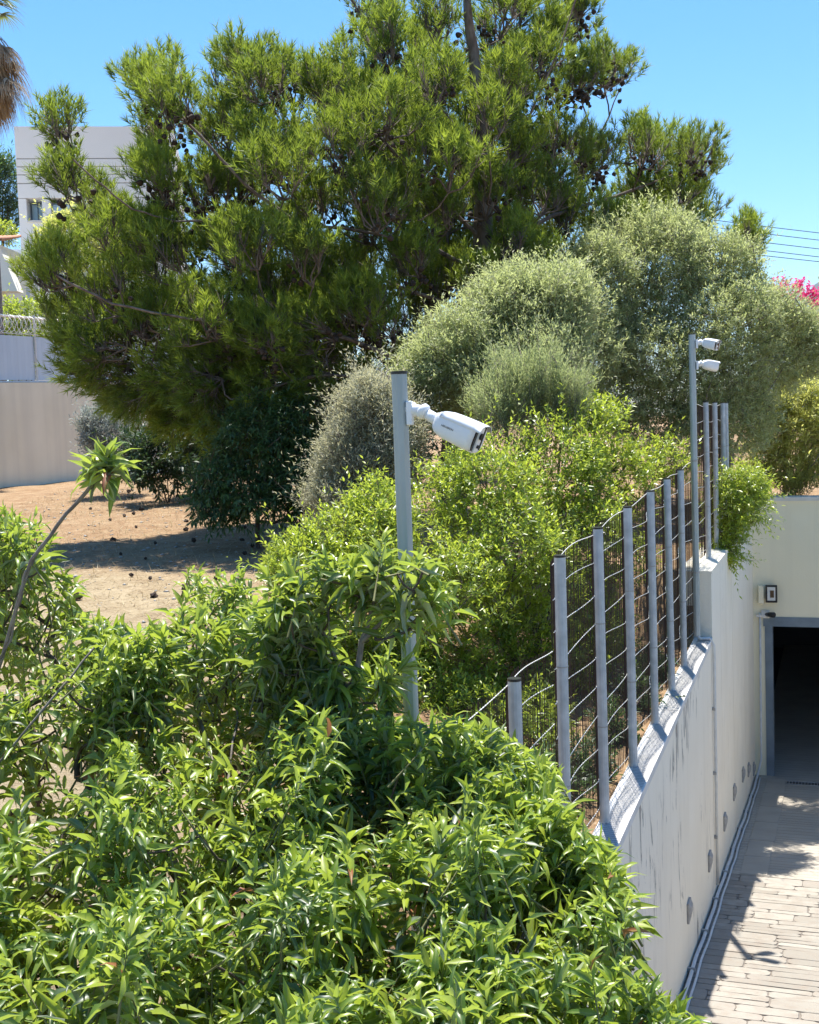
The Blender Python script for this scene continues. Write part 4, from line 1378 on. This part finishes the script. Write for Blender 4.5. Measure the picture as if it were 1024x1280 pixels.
tin = np.repeat(np.clip(rng.normal(size=len(c2)) * .12 + .36 + np.repeat((rng.normal(size=len(pad)) * .13)[padj] + rng.normal(size=len(cent)) * .08, nt_) + (tb.ravel() - .5) * .35, 0, 1), nneed) + (t_.ravel() - .5) * .3  # brighter tint towards bough tips: sunlit tops put into the needle colour
ff = np_mesh('needles', V, Fc, M['needle'], pine, np.repeat(np.clip(tin, 0, 1), k))
ff['kind'] = 'stuff'
# twigs of the brushes, from the bough's axis outwards
org = (root_[:, None] + bax[:, None] * (np.maximum(tb - .35, 0) * blen[:, None])[..., None]).reshape(-1, 3)
dv_ = unit(c2 - org); side2 = unit(np.cross(dv_, UP + .01)); n2 = np.cross(dv_, side2)
Q = np.stack([org + side2 * .006, org - side2 * .004 + n2 * .005, org - side2 * .004 - n2 * .005, c2 + d * (ls * .8)[:, None]], 1).reshape(-1, 3)
f3 = (np.array([(0, 1, 3), (1, 2, 3), (2, 0, 3)])[None] + (np.arange(len(c2)) * 4)[:, None, None]).reshape(-1, 3)
np_mesh('twigs', Q, f3, M['pine_bark'], pine)['kind'] = 'stuff'
# cones: clusters along the older wood behind the brushes
wgt = np.where((qx < 260) & (qy < 300), 3.0, 1.0) + np.where(qx > 700, 1.5, 0)
sel = rng.choice(len(cent), 300, replace=False, p=wgt / wgt.sum())
cp = np.repeat(root_[sel] - bax[sel] * .02, 8, 0) + rng.normal(size=(300 * 8, 3)) * np.array([.10, .10, .08]) - UP * .04
cdv = unit(rng.normal(size=cp.shape) + np.array([0, -.4, -.5]))
s_a = unit(np.cross(cdv, rng.normal(size=cdv.shape))); s_b = np.cross(cdv, s_a)
Ls = rng.uniform(.055, .085, len(cp))
prof_ = [(0, .16), (.2, .42), (.45, .46), (.75, .28), (1, .04)]
V = []
for (u, rr_) in prof_:
    for j in range(6):
        g = j * math.pi / 3
        V.append(cp + cdv * (u * Ls)[:, None] + (s_a * math.cos(g) + s_b * math.sin(g)) * (rr_ * Ls * (1.12 if j % 2 else .88))[:, None])
V = np.stack(V, 1).reshape(-1, 3)
fq = [(i * 6 + j, i * 6 + (j + 1) % 6, (i + 1) * 6 + (j + 1) % 6, (i + 1) * 6 + j) for i in range(4) for j in range(6)]
fq = (np.array(fq)[None] + (np.arange(len(cp)) * 30)[:, None, None]).reshape(-1, 4)
np_mesh('cones', V, fq, M['cone'], pine)['kind'] = 'stuff'


# ------------------------------------------------------------------ middle-distance shrubs
def foot(px, py, Y, z=None):
    P = at(px, py, Y); P[2] = gz(P[0], P[1]) if z is None else z
    return P


shrub('olive_tree', 'largest grey-green olive tree, behind the two-camera pole', 'tree', foot(905, 640, 15.6, -1.5),
      [lobe(800, 380, 15.6, 92, 108, 1.0), lobe(880, 440, 15.4, 105, 110, 1.0), lobe(950, 430, 15.8, 70, 75, .8), lobe(820, 470, 15.0, 110, 70, .8), lobe(740, 420, 15.2, 60, 80, .8), lobe(928, 522, 15.6, 40, 52, .6), lobe(845, 530, 15.0, 85, 55, .7), lobe(765, 495, 15.0, 60, 55, .7), lobe(985, 440, 15.9, 36, 52, .6), lobe(835, 315, 15.8, 55, 48, .6), lobe(715, 440, 14.6, 70, 85, .8), lobe(748, 352, 15.0, 50, 58, .6), lobe(690, 385, 14.4, 45, 55, .5), lobe(968, 432, 15.9, 44, 46, .6), lobe(1004, 436, 15.9, 34, 38, .5), lobe(900, 350, 15.8, 60, 60, .6)],
      M['olive'], M['grey_bark'], 29000, .22, 13, .058, .0195, tmpl=T_TRI, bump=.34, deep=.2, ntarget=160, up=.4, rnd=.55, tip=.006,
      stems=[[foot(905, 640, 15.6, -1.5), at(915, 570, 15.6), at(900, 500, 15.6), at(880, 440, 15.6)], [at(915, 570, 15.6), at(935, 520, 15.6), at(955, 470, 15.7)], [at(900, 500, 15.6), at(840, 440, 15.4), at(800, 380, 15.6)]])
shrub('olive_bush', 'pale olive-green rounded bush between the pine trunk and near camera', 'bush', foot(620, 640, 12.2),
      [lobe(640, 400, 12.2, 62, 70, .8), lobe(575, 450, 11.9, 68, 60, .8), lobe(690, 420, 12.2, 55, 75, .7), lobe(540, 480, 11.8, 50, 55, .6), lobe(700, 372, 12.4, 42, 45, .5), lobe(640, 470, 11.9, 90, 70, .8)],
      M['olive'], M['grey_bark'], 16000, .20, 13, .046, .0150, tmpl=T_TRI, bump=.34, deep=.2, ntarget=110, up=.6, rnd=.5, tip=.005)
shrub('grey_bush', 'twiggy silver-grey bush to the left of the near camera pole', 'bush', foot(445, 690, 11.2),
      [lobe(465, 520, 11.2, 45, 60, .6), lobe(440, 585, 11.0, 52, 60, .6), lobe(490, 560, 11.0, 45, 75, .6), lobe(425, 625, 10.9, 45, 45, .5)],
      M['olive_grey'], M['grey_bark'], 9000, .22, 11, .044, .013, tmpl=T_TRI, bump=.34, deep=.2, ntarget=140, up=.7, rnd=.45, tip=.005)
shrub('rosemary_bush', 'fine leaved dark green rosemary-like bush beyond the white camera', 'bush', foot(665, 600, 10.6),
      [lobe(665, 490, 10.6, 58, 52, .5), lobe(625, 505, 10.5, 40, 42, .4), lobe(705, 505, 10.6, 36, 42, .4)],
      M['rosemary'], M['grey_bark'], 2600, .30, 22, .036, .0065, tmpl=T_QUAD, bump=.5, ntarget=60, up=1.5, rnd=.35, tip=.004, ang=(25, 50))
shrub('green_bush', 'broad bright green bush behind the fence, below the white camera', 'bush', foot(650, 850, 9.0),
      [lobe(600, 610, 9.6, 85, 75, .8), lobe(700, 590, 10.2, 90, 75, .8), lobe(768, 605, 10.9, 70, 80, .5), lobe(640, 700, 9.2, 110, 95, .8), lobe(735, 700, 9.9, 80, 90, .6), lobe(570, 740, 8.8, 80, 95, .7), lobe(650, 810, 9.0, 100, 75, .5),
       lobe(828, 590, 11.4, 38, 50, .3), lobe(745, 525, 10.7, 45, 28, .4), lobe(740, 800, 9.5, 50, 60, .4), lobe(560, 830, 8.8, 105, 80, .4), lobe(660, 880, 8.8, 60, 55, .3), lobe(672, 900, 8.0, 45, 42, .5), lobe(726, 842, 9.4, 38, 44, .5), lobe(760, 800, 10.4, 30, 44, .4)],
      M['bush'], M['dark_bark'], 7000, .19, 12, .050, .0175, rmin=.55, bump=.50, ntarget=200, up=.75, rnd=.5, tip=.004)
shrub('added_plants', 'added dark plants hiding sunlit soil behind the wavy wire fence', 'plants', foot(740, 990, 7.3),
      [lobe(735, 965, 7.35, 30, 42, .3), lobe(764, 918, 8.1, 26, 38, .3), lobe(793, 872, 8.9, 24, 34, .3), lobe(815, 838, 9.7, 20, 30, .25), lobe(690, 985, 6.9, 40, 50, .35), lobe(640, 1000, 6.6, 40, 55, .35)],
      M['dark_leaf'], M['dark_bark'], 1300, .15, 11, .045, .016, ntarget=50, up=.7, rnd=.5, tip=.003)  # plants added so no sunlit soil shows through the fence
shrub('yellow_bush', 'bright green low bush at the edge of the bare soil', 'bush', foot(420, 780, 8.8),
      [lobe(470, 650, 9.2, 55, 50, .5), lobe(400, 700, 8.8, 58, 52, .5), lobe(475, 720, 8.8, 62, 80, .6), lobe(360, 715, 8.7, 32, 40, .4), lobe(440, 790, 8.5, 90, 60, .6), lobe(470, 850, 8.7, 90, 75, .4), lobe(490, 885, 8.2, 90, 48, .4), lobe(585, 895, 8.2, 75, 45, .35)],
      M['bush'], M['dark_bark'], 4400, .18, 12, .046, .0165, bump=.45, ntarget=70, up=.8, rnd=.5, tip=.004)
shrub('hanging_bush', 'leafy bush spilling over the white wall beside the garage corner', 'bush', foot(905, 640, 13.0, -1.5),
      [lobe(905, 640, 13.0, 25, 60, .45), lobe(925, 625, 13.1, 34, 48, .4), lobe(905, 690, 12.8, 25, 30, .3), lobe(938, 610, 13.4, 28, 28, .3)],
      M['bush'], M['dark_bark'], 1700, .2, 11, .05, .017, ntarget=40, up=-.1, rnd=.5, droop=.3, tip=.004, rmin=.5)
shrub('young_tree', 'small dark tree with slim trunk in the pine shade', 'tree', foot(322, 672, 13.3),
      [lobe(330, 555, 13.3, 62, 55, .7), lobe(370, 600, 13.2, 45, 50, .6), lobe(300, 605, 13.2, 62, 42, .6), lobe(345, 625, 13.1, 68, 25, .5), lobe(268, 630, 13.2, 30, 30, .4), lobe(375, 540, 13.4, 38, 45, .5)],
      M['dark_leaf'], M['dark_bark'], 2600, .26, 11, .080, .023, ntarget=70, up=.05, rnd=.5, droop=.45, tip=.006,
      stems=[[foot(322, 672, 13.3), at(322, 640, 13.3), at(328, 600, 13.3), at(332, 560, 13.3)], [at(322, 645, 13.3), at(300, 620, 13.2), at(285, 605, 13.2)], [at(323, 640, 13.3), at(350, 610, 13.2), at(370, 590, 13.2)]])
shrub('silver_bush', 'silvery leaved bush against the beige wall under the pine', 'bush', foot(140, 605, 21.0),
      [lobe(138, 548, 21.0, 34, 40, .7), lobe(120, 535, 21.0, 22, 28, .5), lobe(160, 570, 21.0, 24, 30, .5)],
      M['silver'], M['grey_bark'], 1500, .32, 12, .07, .018, tmpl=T_QUAD, ntarget=40, up=.7, rnd=.4, tip=.006)
for (px, py, Y, rx, ry, lab) in ((210, 578, 19.5, 52, 36, 'low bush with shade painted into its leaves beside the silver bush'), (300, 560, 20.5, 80, 60, 'dark evergreen bush behind the slim young tree'),
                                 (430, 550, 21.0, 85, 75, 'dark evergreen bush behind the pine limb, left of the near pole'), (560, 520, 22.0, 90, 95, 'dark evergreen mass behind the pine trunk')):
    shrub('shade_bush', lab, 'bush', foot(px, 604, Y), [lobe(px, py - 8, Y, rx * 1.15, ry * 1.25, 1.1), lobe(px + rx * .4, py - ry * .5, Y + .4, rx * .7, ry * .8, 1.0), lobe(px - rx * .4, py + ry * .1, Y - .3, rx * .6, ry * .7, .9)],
          M['painted_shade_leaf'], M['dark_bark'], 1100, .34, 11, .11, .038, group='bushes with shade-darkened leaves behind the pine', ntarget=30, up=.4, rnd=.5, tip=.006)
shrub('oleander', 'yellowish oleander thicket on the garage roof at the right edge', 'bush', foot(985, 625, 17.0, -1.25),
      [lobe(962, 555, 16.9, 30, 48, .4), lobe(1005, 545, 16.8, 42, 75, .45), lobe(980, 525, 16.8, 28, 42, .35), lobe(1050, 540, 17.0, 50, 80, .5), lobe(990, 595, 16.8, 40, 30, .3), lobe(946, 590, 17.0, 18, 30, .3)],
      M['oleander'], M['grey_bark'], 2500, .40, 13, .100, .021, ntarget=70, up=1.0, rnd=.4, tip=.008, rmin=.45)
bv = shrub('bougainvillea', 'bougainvillea with pink blossom against the sky at the right edge', 'bush', foot(1010, 600, 24.0),
           [lobe(1010, 445, 24.0, 60, 48, 1.0), lobe(985, 405, 24.0, 30, 22, .6), lobe(1040, 440, 24.0, 50, 38, .8), lobe(1000, 500, 24.0, 60, 60, .9)],
           M['bush'], M['grey_bark'], 900, .4, 12, .07, .035, ntarget=40, up=.7, rnd=.5, tip=.008)
p, o = shell([lobe(985, 376, 23.4, 26, 13, .5), lobe(1016, 388, 23.4, 26, 15, .5), lobe(1045, 402, 23.4, 26, 18, .5)], 240, front=.4)
d = unit(o + UP * .6 + rng.normal(size=p.shape) * .4)
P, ax, nor = leaves_on_shoots(p, d, .25, 12, (50, 90), 0)
V, Fc, k = place_leaves(T_FOLD, P, ax, nor, .065, .058)
np_mesh('blossom', V, Fc, M['pink'], bv, np.repeat(rng.uniform(size=len(P)), k))['kind'] = 'stuff'
# beyond the left wall
shrub('vine_hedge', 'bright green climber hedge behind the razor wire on the left', 'hedge', foot(20, 470, 29.0),
      [lobe(-20, 400, 29, 60, 26, .8), lobe(40, 402, 29.5, 50, 24, .8), lobe(95, 400, 30, 40, 26, .8), lobe(20, 440, 29.5, 90, 30, .6)],
      M['bush'], M['dark_bark'], 1500, .34, 11, .09, .045, ntarget=40, up=.6, rnd=.5, tip=.008)
shrub('lemon_tree', 'yellow-green leafy tree in front of the white house wall', 'tree', foot(125, 420, 32.0),
      [lobe(110, 288, 32, 46, 26, 1.0), lobe(85, 310, 32, 40, 34, 1.0), lobe(140, 320, 32, 55, 40, 1.1)],
      M['oleander'], M['dark_bark'], 900, .45, 11, .13, .055, ntarget=40, up=.5, rnd=.5, tip=.012)
shrub('round_shrub', 'small green shrub beside the house wall at the left edge', 'bush', foot(6, 330, 40.0),
      [lobe(4, 292, 40, 18, 16, .6), lobe(-20, 290, 40, 20, 18, .6)], M['bush'], M['dark_bark'], 300, .4, 11, .11, .05, ntarget=20, up=.5, tip=.01)
shrub('cypress_screen', 'tall dark evergreen behind the white house at the left edge', 'tree', foot(-10, 420, 55.0),
      [lobe(4, 232, 55, 24, 40, 1.4), lobe(-30, 240, 55, 30, 50, 1.4), lobe(6, 270, 55, 22, 36, 1.2)], M['dark_leaf'], M['dark_bark'], 1500, .7, 12, .22, .06, tmpl=T_QUAD, ntarget=30, up=1.0, tip=.02)

# ------------------------------------------------------------------ palm with its dry skirt, upper left corner
pc_ = at(-28, 22, 26.0)
palm = thing('palm_tree', 'fan palm with a skirt of dead brown fronds, upper left corner', 'palm', (pc_[0], pc_[1], gz(pc_[0], pc_[1])))
MB().tube([np.array([pc_[0], pc_[1], -1.2]), np.array([pc_[0] + .05, pc_[1], 3.5]), pc_], [.13, .12, .11], 12).build('trunk', M['grey_bark'], palm, smooth_=True)


def fan(base, direction, length, mat, droopy, name):
    d0 = unit(np.array(direction, float))
    sd_ = unit(np.cross(d0, UP)); nr = np.cross(sd_, d0)
    tip_ = base + d0 * length * .45 + UP * (-droopy * .12)
    mb = MB(); mb.tube([base, base * .5 + tip_ * .5 + UP * .03, tip_], [.018, .014, .010], 5)
    for j in range(22):
        th = math.radians(-80 + 160 * j / 21)
        dd = unit(d0 * math.cos(th) + sd_ * math.sin(th) + nr * rng.normal() * .06)
        L_ = length * .55 * rng.uniform(.8, 1.1)
        prev = tip_; w0 = .022
        for q in range(4):
            nxt = prev + (dd * (1 - .22 * q * droopy) + np.array([0, 0, -1]) * (.28 * q * droopy)) * L_ / 4
            wa, wb = w0 * (1 - q / 4.2), w0 * (1 - (q + 1) / 4.2)
            sv2 = unit(np.cross(nxt - prev, nr + rng.normal(size=3) * .1))
            mb.add([prev - sv2 * wa, prev + sv2 * wa, nxt + sv2 * wb, nxt - sv2 * wb], [(0, 1, 2, 3)])
            prev = nxt
    o = mb.build(name, mat, palm)
    a_ = o.data.attributes.new('tint', 'FLOAT', 'POINT')
    a_.data.foreach_set('value', np.clip(rng.uniform(.0, 1.0) + rng.normal(size=len(o.data.vertices)) * .12, 0, 1).astype(np.float32))


for k in range(90):
    az = rng.uniform(0, 6.283); el = rng.uniform(-1.45, -.5)
    h0 = rng.uniform(-1.0, .1)
    fan(pc_ + UP * h0 + np.array([math.cos(az), math.sin(az), 0]) * .15, (math.cos(az) * math.cos(el), math.sin(az) * math.cos(el), math.sin(el)), rng.uniform(1.15, 1.65), M['frond'], 1.0, 'dry_frond')
for k in range(22):
    az = rng.uniform(0, 6.283); el = rng.uniform(-.2, 1.2)
    fan(pc_ + UP * .25, (math.cos(az) * math.cos(el), math.sin(az) * math.cos(el), math.sin(el)), rng.uniform(1.1, 1.5), M['frond_green'], .6, 'green_frond')


# ------------------------------------------------------------------ foreground shrubs with big leaves
def leaf_frame(axis, normal):
    x = unit(axis); y = unit(np.cross(normal, x)); z = np.cross(x, y)
    return x, y, z


LEAF_ME = []
for i, (tv, tf) in enumerate(BIG):
    me = bpy.data.meshes.new('leaf')
    me.from_pydata([tuple(v * np.array([1, 1, .55])) for v in tv], [], [tuple(f) for f in tf])
    me.polygons.foreach_set('use_smooth', [True] * len(me.polygons))
    me.materials.append(M['leaf_single'])
    rib_attr(me, 1)
    LEAF_ME.append(me)


def big_shrub(label, base, tips, dirs, slen, nl, L, W, stems, droop=.38, thin_stem=.016, extra=None, nsingle=290, tip=.0032, red=0):
    t = thing('leafy_shrub', label, 'shrub', base, 'long leaved shrubs in front of the camera')
    n = len(tips)
    ls = slen * rng.uniform(.7, 1.3, n)
    start = tips - dirs * ls[:, None]
    P, ax, nor = leaves_on_shoots(start, dirs, ls, nl, (12, 98), droop, .75, .05, start=.04)
    sc = np.repeat(rng.uniform(.65, 1.3, n), nl)
    young = np.tile(np.linspace(1.08, .62, nl), n)
    LL = L * sc * young * rng.uniform(.8, 1.2, len(P)); WW = W * sc * young ** .7 * rng.uniform(.8, 1.2, len(P))
    tint = np.clip(np.repeat(rng.normal(size=n) * .24 + .40, nl) + np.tile(np.linspace(-.22, .36, nl), n) + rng.normal(size=len(P)) * .20, 0, 1)
    nor = nor + rng.normal(size=nor.shape) * .45
    kind_ = rng.integers(0, len(BIG), len(P))
    # which leaves show largest: nearest in each small patch of the view
    mid_ = P + ax * (LL * .5)[:, None]
    u, v = project(mid_)
    dep = mid_[:, 1]
    vis = (u > 0) & (u < 1024) & (v > 0) & (v < 1280)
    cell = {}
    for i in np.where(vis)[0]:
        key = (int(u[i] // 16), int(v[i] // 16))
        if key not in cell or dep[i] < dep[cell[key]]: cell[key] = i
    cand = np.array(sorted(cell.values(), key=lambda i: -LL[i] / dep[i]))[:nsingle]
    single = np.zeros(len(P), bool); single[cand] = True
    for j in range(len(BIG)):
        pass
    Vs, Fs, Ts, off = [], [], [], 0
    for j in range(len(BIG)):
        s_ = (kind_ == j) & ~single
        V, Fc, k = place_leaves(BIG[j], P[s_], ax[s_], nor[s_], LL[s_], WW[s_])
        Vs.append(V); Fs.append(Fc + off); Ts.append(np.repeat(tint[s_], k)); off += len(V)
    f = np_mesh('leaves', np.concatenate(Vs), np.concatenate(Fs), M['leaf'], t, np.concatenate(Ts), smooth_=True)
    f['kind'] = 'stuff'
    rib_attr(f.data, len(f.data.vertices) // 15)
    for q, i in enumerate(cand):
        o = bpy.data.objects.new('leaf', LEAF_ME[kind_[i]])
        COL.objects.link(o); o.parent = t
        x, y, z = leaf_frame(ax[i], nor[i])
        x, y, z = x * LL[i], y * WW[i], z * LL[i]
        p = P[i] - LOCS[t]
        o.matrix_local = Matrix(((x[0], y[0], z[0], p[0]), (x[1], y[1], z[1], p[1]), (x[2], y[2], z[2], p[2]), (0, 0, 0, 1)))
        if q in red_pick(len(cand), red):
            o.data = LEAF_RED
            o['label'] = 'withered reddish leaf'
    br = grow(stems, start[rng.choice(n, int(n * .8), replace=False)], tip=tip, power=.42, jitter=.10, lift=.1)
    for q_, (p_, r_) in enumerate(br[:len(stems)]):
        for z_ in range(len(r_)): r_[z_] = min(r_[z_], thin_stem if q_ == 1 else .018)
    for p_, r_ in br[:len(stems)]: branches_obj('stem', [(p_, r_)], M['grey_bark'], t, 6)
    branches_obj('branches', br[len(stems):], M['dark_bark'], t, 5)
    mb = MB()
    for i in range(n):
        a, b = start[i] - dirs[i] * .04, start[i] + dirs[i] * ls[i] * .82 - UP * .04 * ls[i]
        mb.tube([a, (a + b) / 2, b], [.0034, .0026, .0007], 4, caps=False)
    mb.build('shoots', M['twig'], t, smooth_=True)['kind'] = 'stuff'
    return t


def red_pick(n, k):
    return {int(n * (i + .5) / k) for i in range(k)} if k else set()


LEAF_RED = LEAF_ME[3].copy(); LEAF_RED.materials.clear(); LEAF_RED.materials.append(M['leaf_red'])
M['twig'] = surface('green_twig', [(0.3, (0.14, 0.13, 0.06)), (0.7, (0.22, 0.22, 0.09))], 20, 0.7)

TOPX = [-200, -60, 0, 50, 80, 100, 135, 190, 226, 240, 262, 290, 305, 325, 350, 400, 430, 500, 560, 620, 660, 690, 702, 750, 775, 785, 786, 850, 890, 900]
TOPY = [560, 590, 618, 640, 690, 735, 772, 775, 765, 698, 712, 696, 704, 740, 755, 795, 870, 885, 895, 900, 925, 950, 1000, 1040, 1075, 1110, 1215, 1255, 1305, 1345]


def canopy(x0, x1, n, ynear=2.35, yfar=3.75, xmax=None):
    X = rng.uniform(x0, x1, n * 3); Yp_ = rng.uniform(560, 1420, n * 3)
    ne = n * 3 // 7
    Yp_[:ne] = np.interp(X[:ne], TOPX, TOPY) + 6 + rng.exponential(35, ne)
    top = np.interp(X, TOPX, TOPY) + 4
    ok = Yp_ > top
    pm = rng.permutation(len(X)); X, Yp_, top, ok = X[pm], Yp_[pm], top[pm], ok[pm]
    # notch where the wall shows between the overhanging spray and the lowest leaves
    ok &= ~((X > 705) & (Yp_ > 1135) & (Yp_ < 1190 + (X - 700) * .1))
    X, Yp_, top = X[ok][:n], Yp_[ok][:n], top[ok][:n]
    depth = yfar + (ynear - yfar) * smooth(640, 1300, Yp_) + .12 * np.sin(X * .03) + .10 * np.sin(Yp_ * .035 + X * .01) + rng.exponential(.20, len(X)) - .1
    depth = np.minimum(depth, np.where(X > 470, 3.45, 9))
    P = np.array([at(a, b, c) for a, b, c in zip(X, Yp_, depth)])
    return P


def shoot_dirs(P):
    return unit(UP * 1.15 + np.array([.05, -.25, 0]) + np.clip(rng.normal(size=P.shape), -1.6, 1.6) * np.array([.50, .42, .30]))


def rosette(px, py, Y, n, spread, up=.7):
    c = at(px, py, Y)
    d = unit(UP * up + rng.normal(size=(n, 3)) * .6)
    return c + d * spread + rng.normal(size=(n, 3)) * spread * .4, d


gA = foot(-60, 900, 3.2); gA[2] = -2.6
tipsA = canopy(-180, 150, 430)
r1, d1 = rosette(128, 588, 3.1, 5, .03, .5)
tA = np.concatenate([tipsA, r1]); dA = np.concatenate([shoot_dirs(tipsA), d1])
big_shrub('long leaved shrub at the left edge with one stray twig raised over the bare soil', gA, tA, dA, np.concatenate([np.full(len(tipsA), .22), np.full(len(r1), .06)]), 20, .090, .0158,
          [[gA, at(-40, 1000, 3.2), at(-10, 860, 3.2), at(25, 740, 3.1), at(38, 690, 3.1)], [at(-10, 860, 3.2), at(40, 700, 3.1), at(82, 642, 3.1), at(108, 615, 3.1), at(122, 600, 3.1)], [at(-40, 1000, 3.2), at(60, 880, 3.2), at(118, 810, 3.3)]], droop=np.concatenate([np.full((len(tipsA), 1), .38), np.full((len(r1), 1), .05)]), thin_stem=.0058, red=4)
gB = foot(260, 900, 3.1); gB[2] = -2.6
tipsB = canopy(130, 400, 480)
big_shrub('dense long leaved shrub at bottom centre-left, in front of the dry garden soil', gB, tipsB, shoot_dirs(tipsB), .22, 20, .090, .0158,
          [[gB, at(270, 1200, 3.0), at(280, 1000, 3.2), at(300, 870, 3.5)], [at(270, 1200, 3.0), at(200, 1040, 3.2), at(185, 940, 3.4)], [at(280, 1000, 3.2), at(250, 900, 3.5), at(245, 800, 3.6)]], red=4)
gC = foot(400, 900, 3.2); gC[2] = -2.7
tipsC = canopy(385, 600, 370)
rs_, ds_ = [], []
for (px, py, Y, n, sp) in ((470, 712, 3.25, 5, .06), (505, 722, 3.22, 5, .06), (540, 745, 3.2, 4, .05), (425, 718, 3.3, 5, .06), (395, 748, 3.3, 5, .06), (365, 738, 3.35, 5, .06), (455, 745, 3.3, 4, .06), (500, 765, 3.2, 3, .05),
                           (352, 780, 3.4, 6, .07), (385, 800, 3.35, 6, .07), (405, 838, 3.35, 5, .06), (370, 840, 3.4, 6, .07), (478, 850, 3.35, 4, .06), (420, 872, 3.3, 5, .06)):
    a, b = rosette(px, py, Y, n, sp, .9); rs_.append(a); ds_.append(b)
rC, dC = np.concatenate(rs_), np.concatenate(ds_)
big_shrub('long leaved shrub whose topmost spray crosses the near camera pole', gC, np.concatenate([tipsC, rC]), np.concatenate([shoot_dirs(tipsC), dC]), np.concatenate([np.full(len(tipsC), .20), np.full(len(rC), .13)]), 19, .092, .0160,
          [[gC, at(385, 1080, 3.2), at(415, 960, 3.3), at(436, 880, 3.3), at(448, 820, 3.3), at(470, 745, 3.3)], [at(438, 870, 3.3), at(410, 800, 3.35), at(380, 760, 3.35)], [at(455, 800, 3.3), at(500, 755, 3.25), at(520, 740, 3.2)]], droop=np.concatenate([np.full((len(tipsC), 1), .38), np.full((len(rC), 1), .22)]), red=4)
gD = foot(560, 1100, 3.0); gD[2] = -2.75
tipsD = canopy(585, 890, 460)
big_shrub('long leaved shrub hanging over the netted coping of the white wall', gD, tipsD, shoot_dirs(tipsD), .22, 20, .090, .0158,
          [[gD, at(560, 1180, 3.0), at(590, 1100, 3.1), at(630, 1010, 3.2), at(650, 940, 3.3)], [at(590, 1100, 3.1), at(680, 1090, 3.1), at(740, 1070, 3.1)], [at(560, 1180, 3.0), at(690, 1230, 2.8), at(800, 1260, 2.7)]], red=5)

# ------------------------------------------------------------------ litter on the soil
cone_me = None
cg = 'fallen cones on the soil'
k = 0
rc = random.Random(3)
while k < 34:
    px, py = rc.uniform(95, 330), rc.uniform(625, 745)
    Y = 1.3 * F / (py - 541)
    P = at(px, py, Y)
    z = gz(P[0], P[1]) + .03
    if cone_me is None:
        mb = MB()
        prof2 = [(0, .014), (.012, .030), (.035, .036), (.058, .024), (.075, .004)]
        n = 10
        V = []
        for i, (u, r_) in enumerate(prof2):
            for j in range(n):
                g = 2 * math.pi * (j + .5 * (i % 2)) / n
                q = r_ * (1.18 if j % 2 else .82)
                V.append((u - .035, math.cos(g) * q, math.sin(g) * q))
        Fc = [(i * n + j, i * n + (j + 1) % n, (i + 1) * n + (j + 1) % n, (i + 1) * n + j) for i in range(4) for j in range(n)]
        o = MB().add(V, Fc).build('pine_cone', M['cone'])
        cone_me = o
    else:
        o = cone_me.copy(); COL.objects.link(o)
    o.location = (P[0], P[1], z)
    o.rotation_euler = (rc.uniform(0, 6), rc.uniform(-.4, .4), rc.uniform(0, 6))
    sc_ = rc.uniform(.45, 1.0); o.scale = (sc_ * rc.uniform(.9, 1.6), sc_, sc_)
    o.location.z -= rc.uniform(0, .02)
    tag(o, 'small dark pine cone lying on the dry soil under the pine', 'pine cone', cg)
    k += 1
# dry stalks and fallen needles over the ground
n = 26000
X = rng.uniform(-6.5, .8, n); Y = rng.uniform(7.5, 26, n) ** 1.0
Z = np.array([gz(a, b) for a, b in zip(X, Y)])
ax = unit(np.stack([rng.normal(size=n), rng.normal(size=n), np.abs(rng.normal(size=n)) * .25], 1))
V, Fc, k = place_leaves(T_NEED, np.stack([X, Y, Z + .004], 1), ax, UP + rng.normal(size=(n, 3)) * .2, rng.uniform(.05, .16, n), .007)
tag(np_mesh('dry_grass', V, Fc, M['straw'], None, np.repeat(rng.uniform(size=n), k)), 'dry straw and fallen needles over the soil', None, None, 'stuff')
# ------------------------------------------------------------------ the air
hm, ht, hout = new_mat('air')
pv = ht.nodes.new('ShaderNodeVolumePrincipled')
pv.inputs['Color'].default_value = (0.45, 0.68, 1.0, 1)
pv.inputs['Density'].default_value = 0.00007
pv.inputs['Anisotropy'].default_value = 0.2
ht.links.new(pv.outputs[0], hout.inputs['Volume'])
hz_ob = MB().box((-4500, -1400, -7.5), (5600, 5600, 470)).build('haze', hm)
tag(hz_ob, 'thin bluish air over the whole place', None, None, 'stuff')

# small stones and crumbs of earth
n = 2200
X = rng.uniform(-6.5, .8, n); Y = rng.uniform(7.5, 24, n)
r_ = .006 + .016 * rng.uniform(size=n) ** 3
cen_ = np.stack([X, Y, np.array([gz(a, b) for a, b in zip(X, Y)]) + r_ * .3], 1)
oct_ = np.array([(1, 0, 0), (0, 1, 0), (-1, 0, 0), (0, -1, 0), (0, 0, 1), (0, 0, -1)], float)
V = (cen_[:, None] + oct_[None] * rng.uniform(.6, 1.4, (n, 6, 1)) * r_[:, None, None] * np.array([1.3, 1.1, .7])).reshape(-1, 3)
ff_ = np.array([(0, 1, 4), (1, 2, 4), (2, 3, 4), (3, 0, 4), (1, 0, 5), (2, 1, 5), (3, 2, 5), (0, 3, 5)])
tag(np_mesh('pebbles', V, (ff_[None] + (np.arange(n) * 6)[:, None, None]).reshape(-1, 3), M['lamp_grey'], None), 'small stones and earth crumbs on the dry soil', None, None, 'stuff')
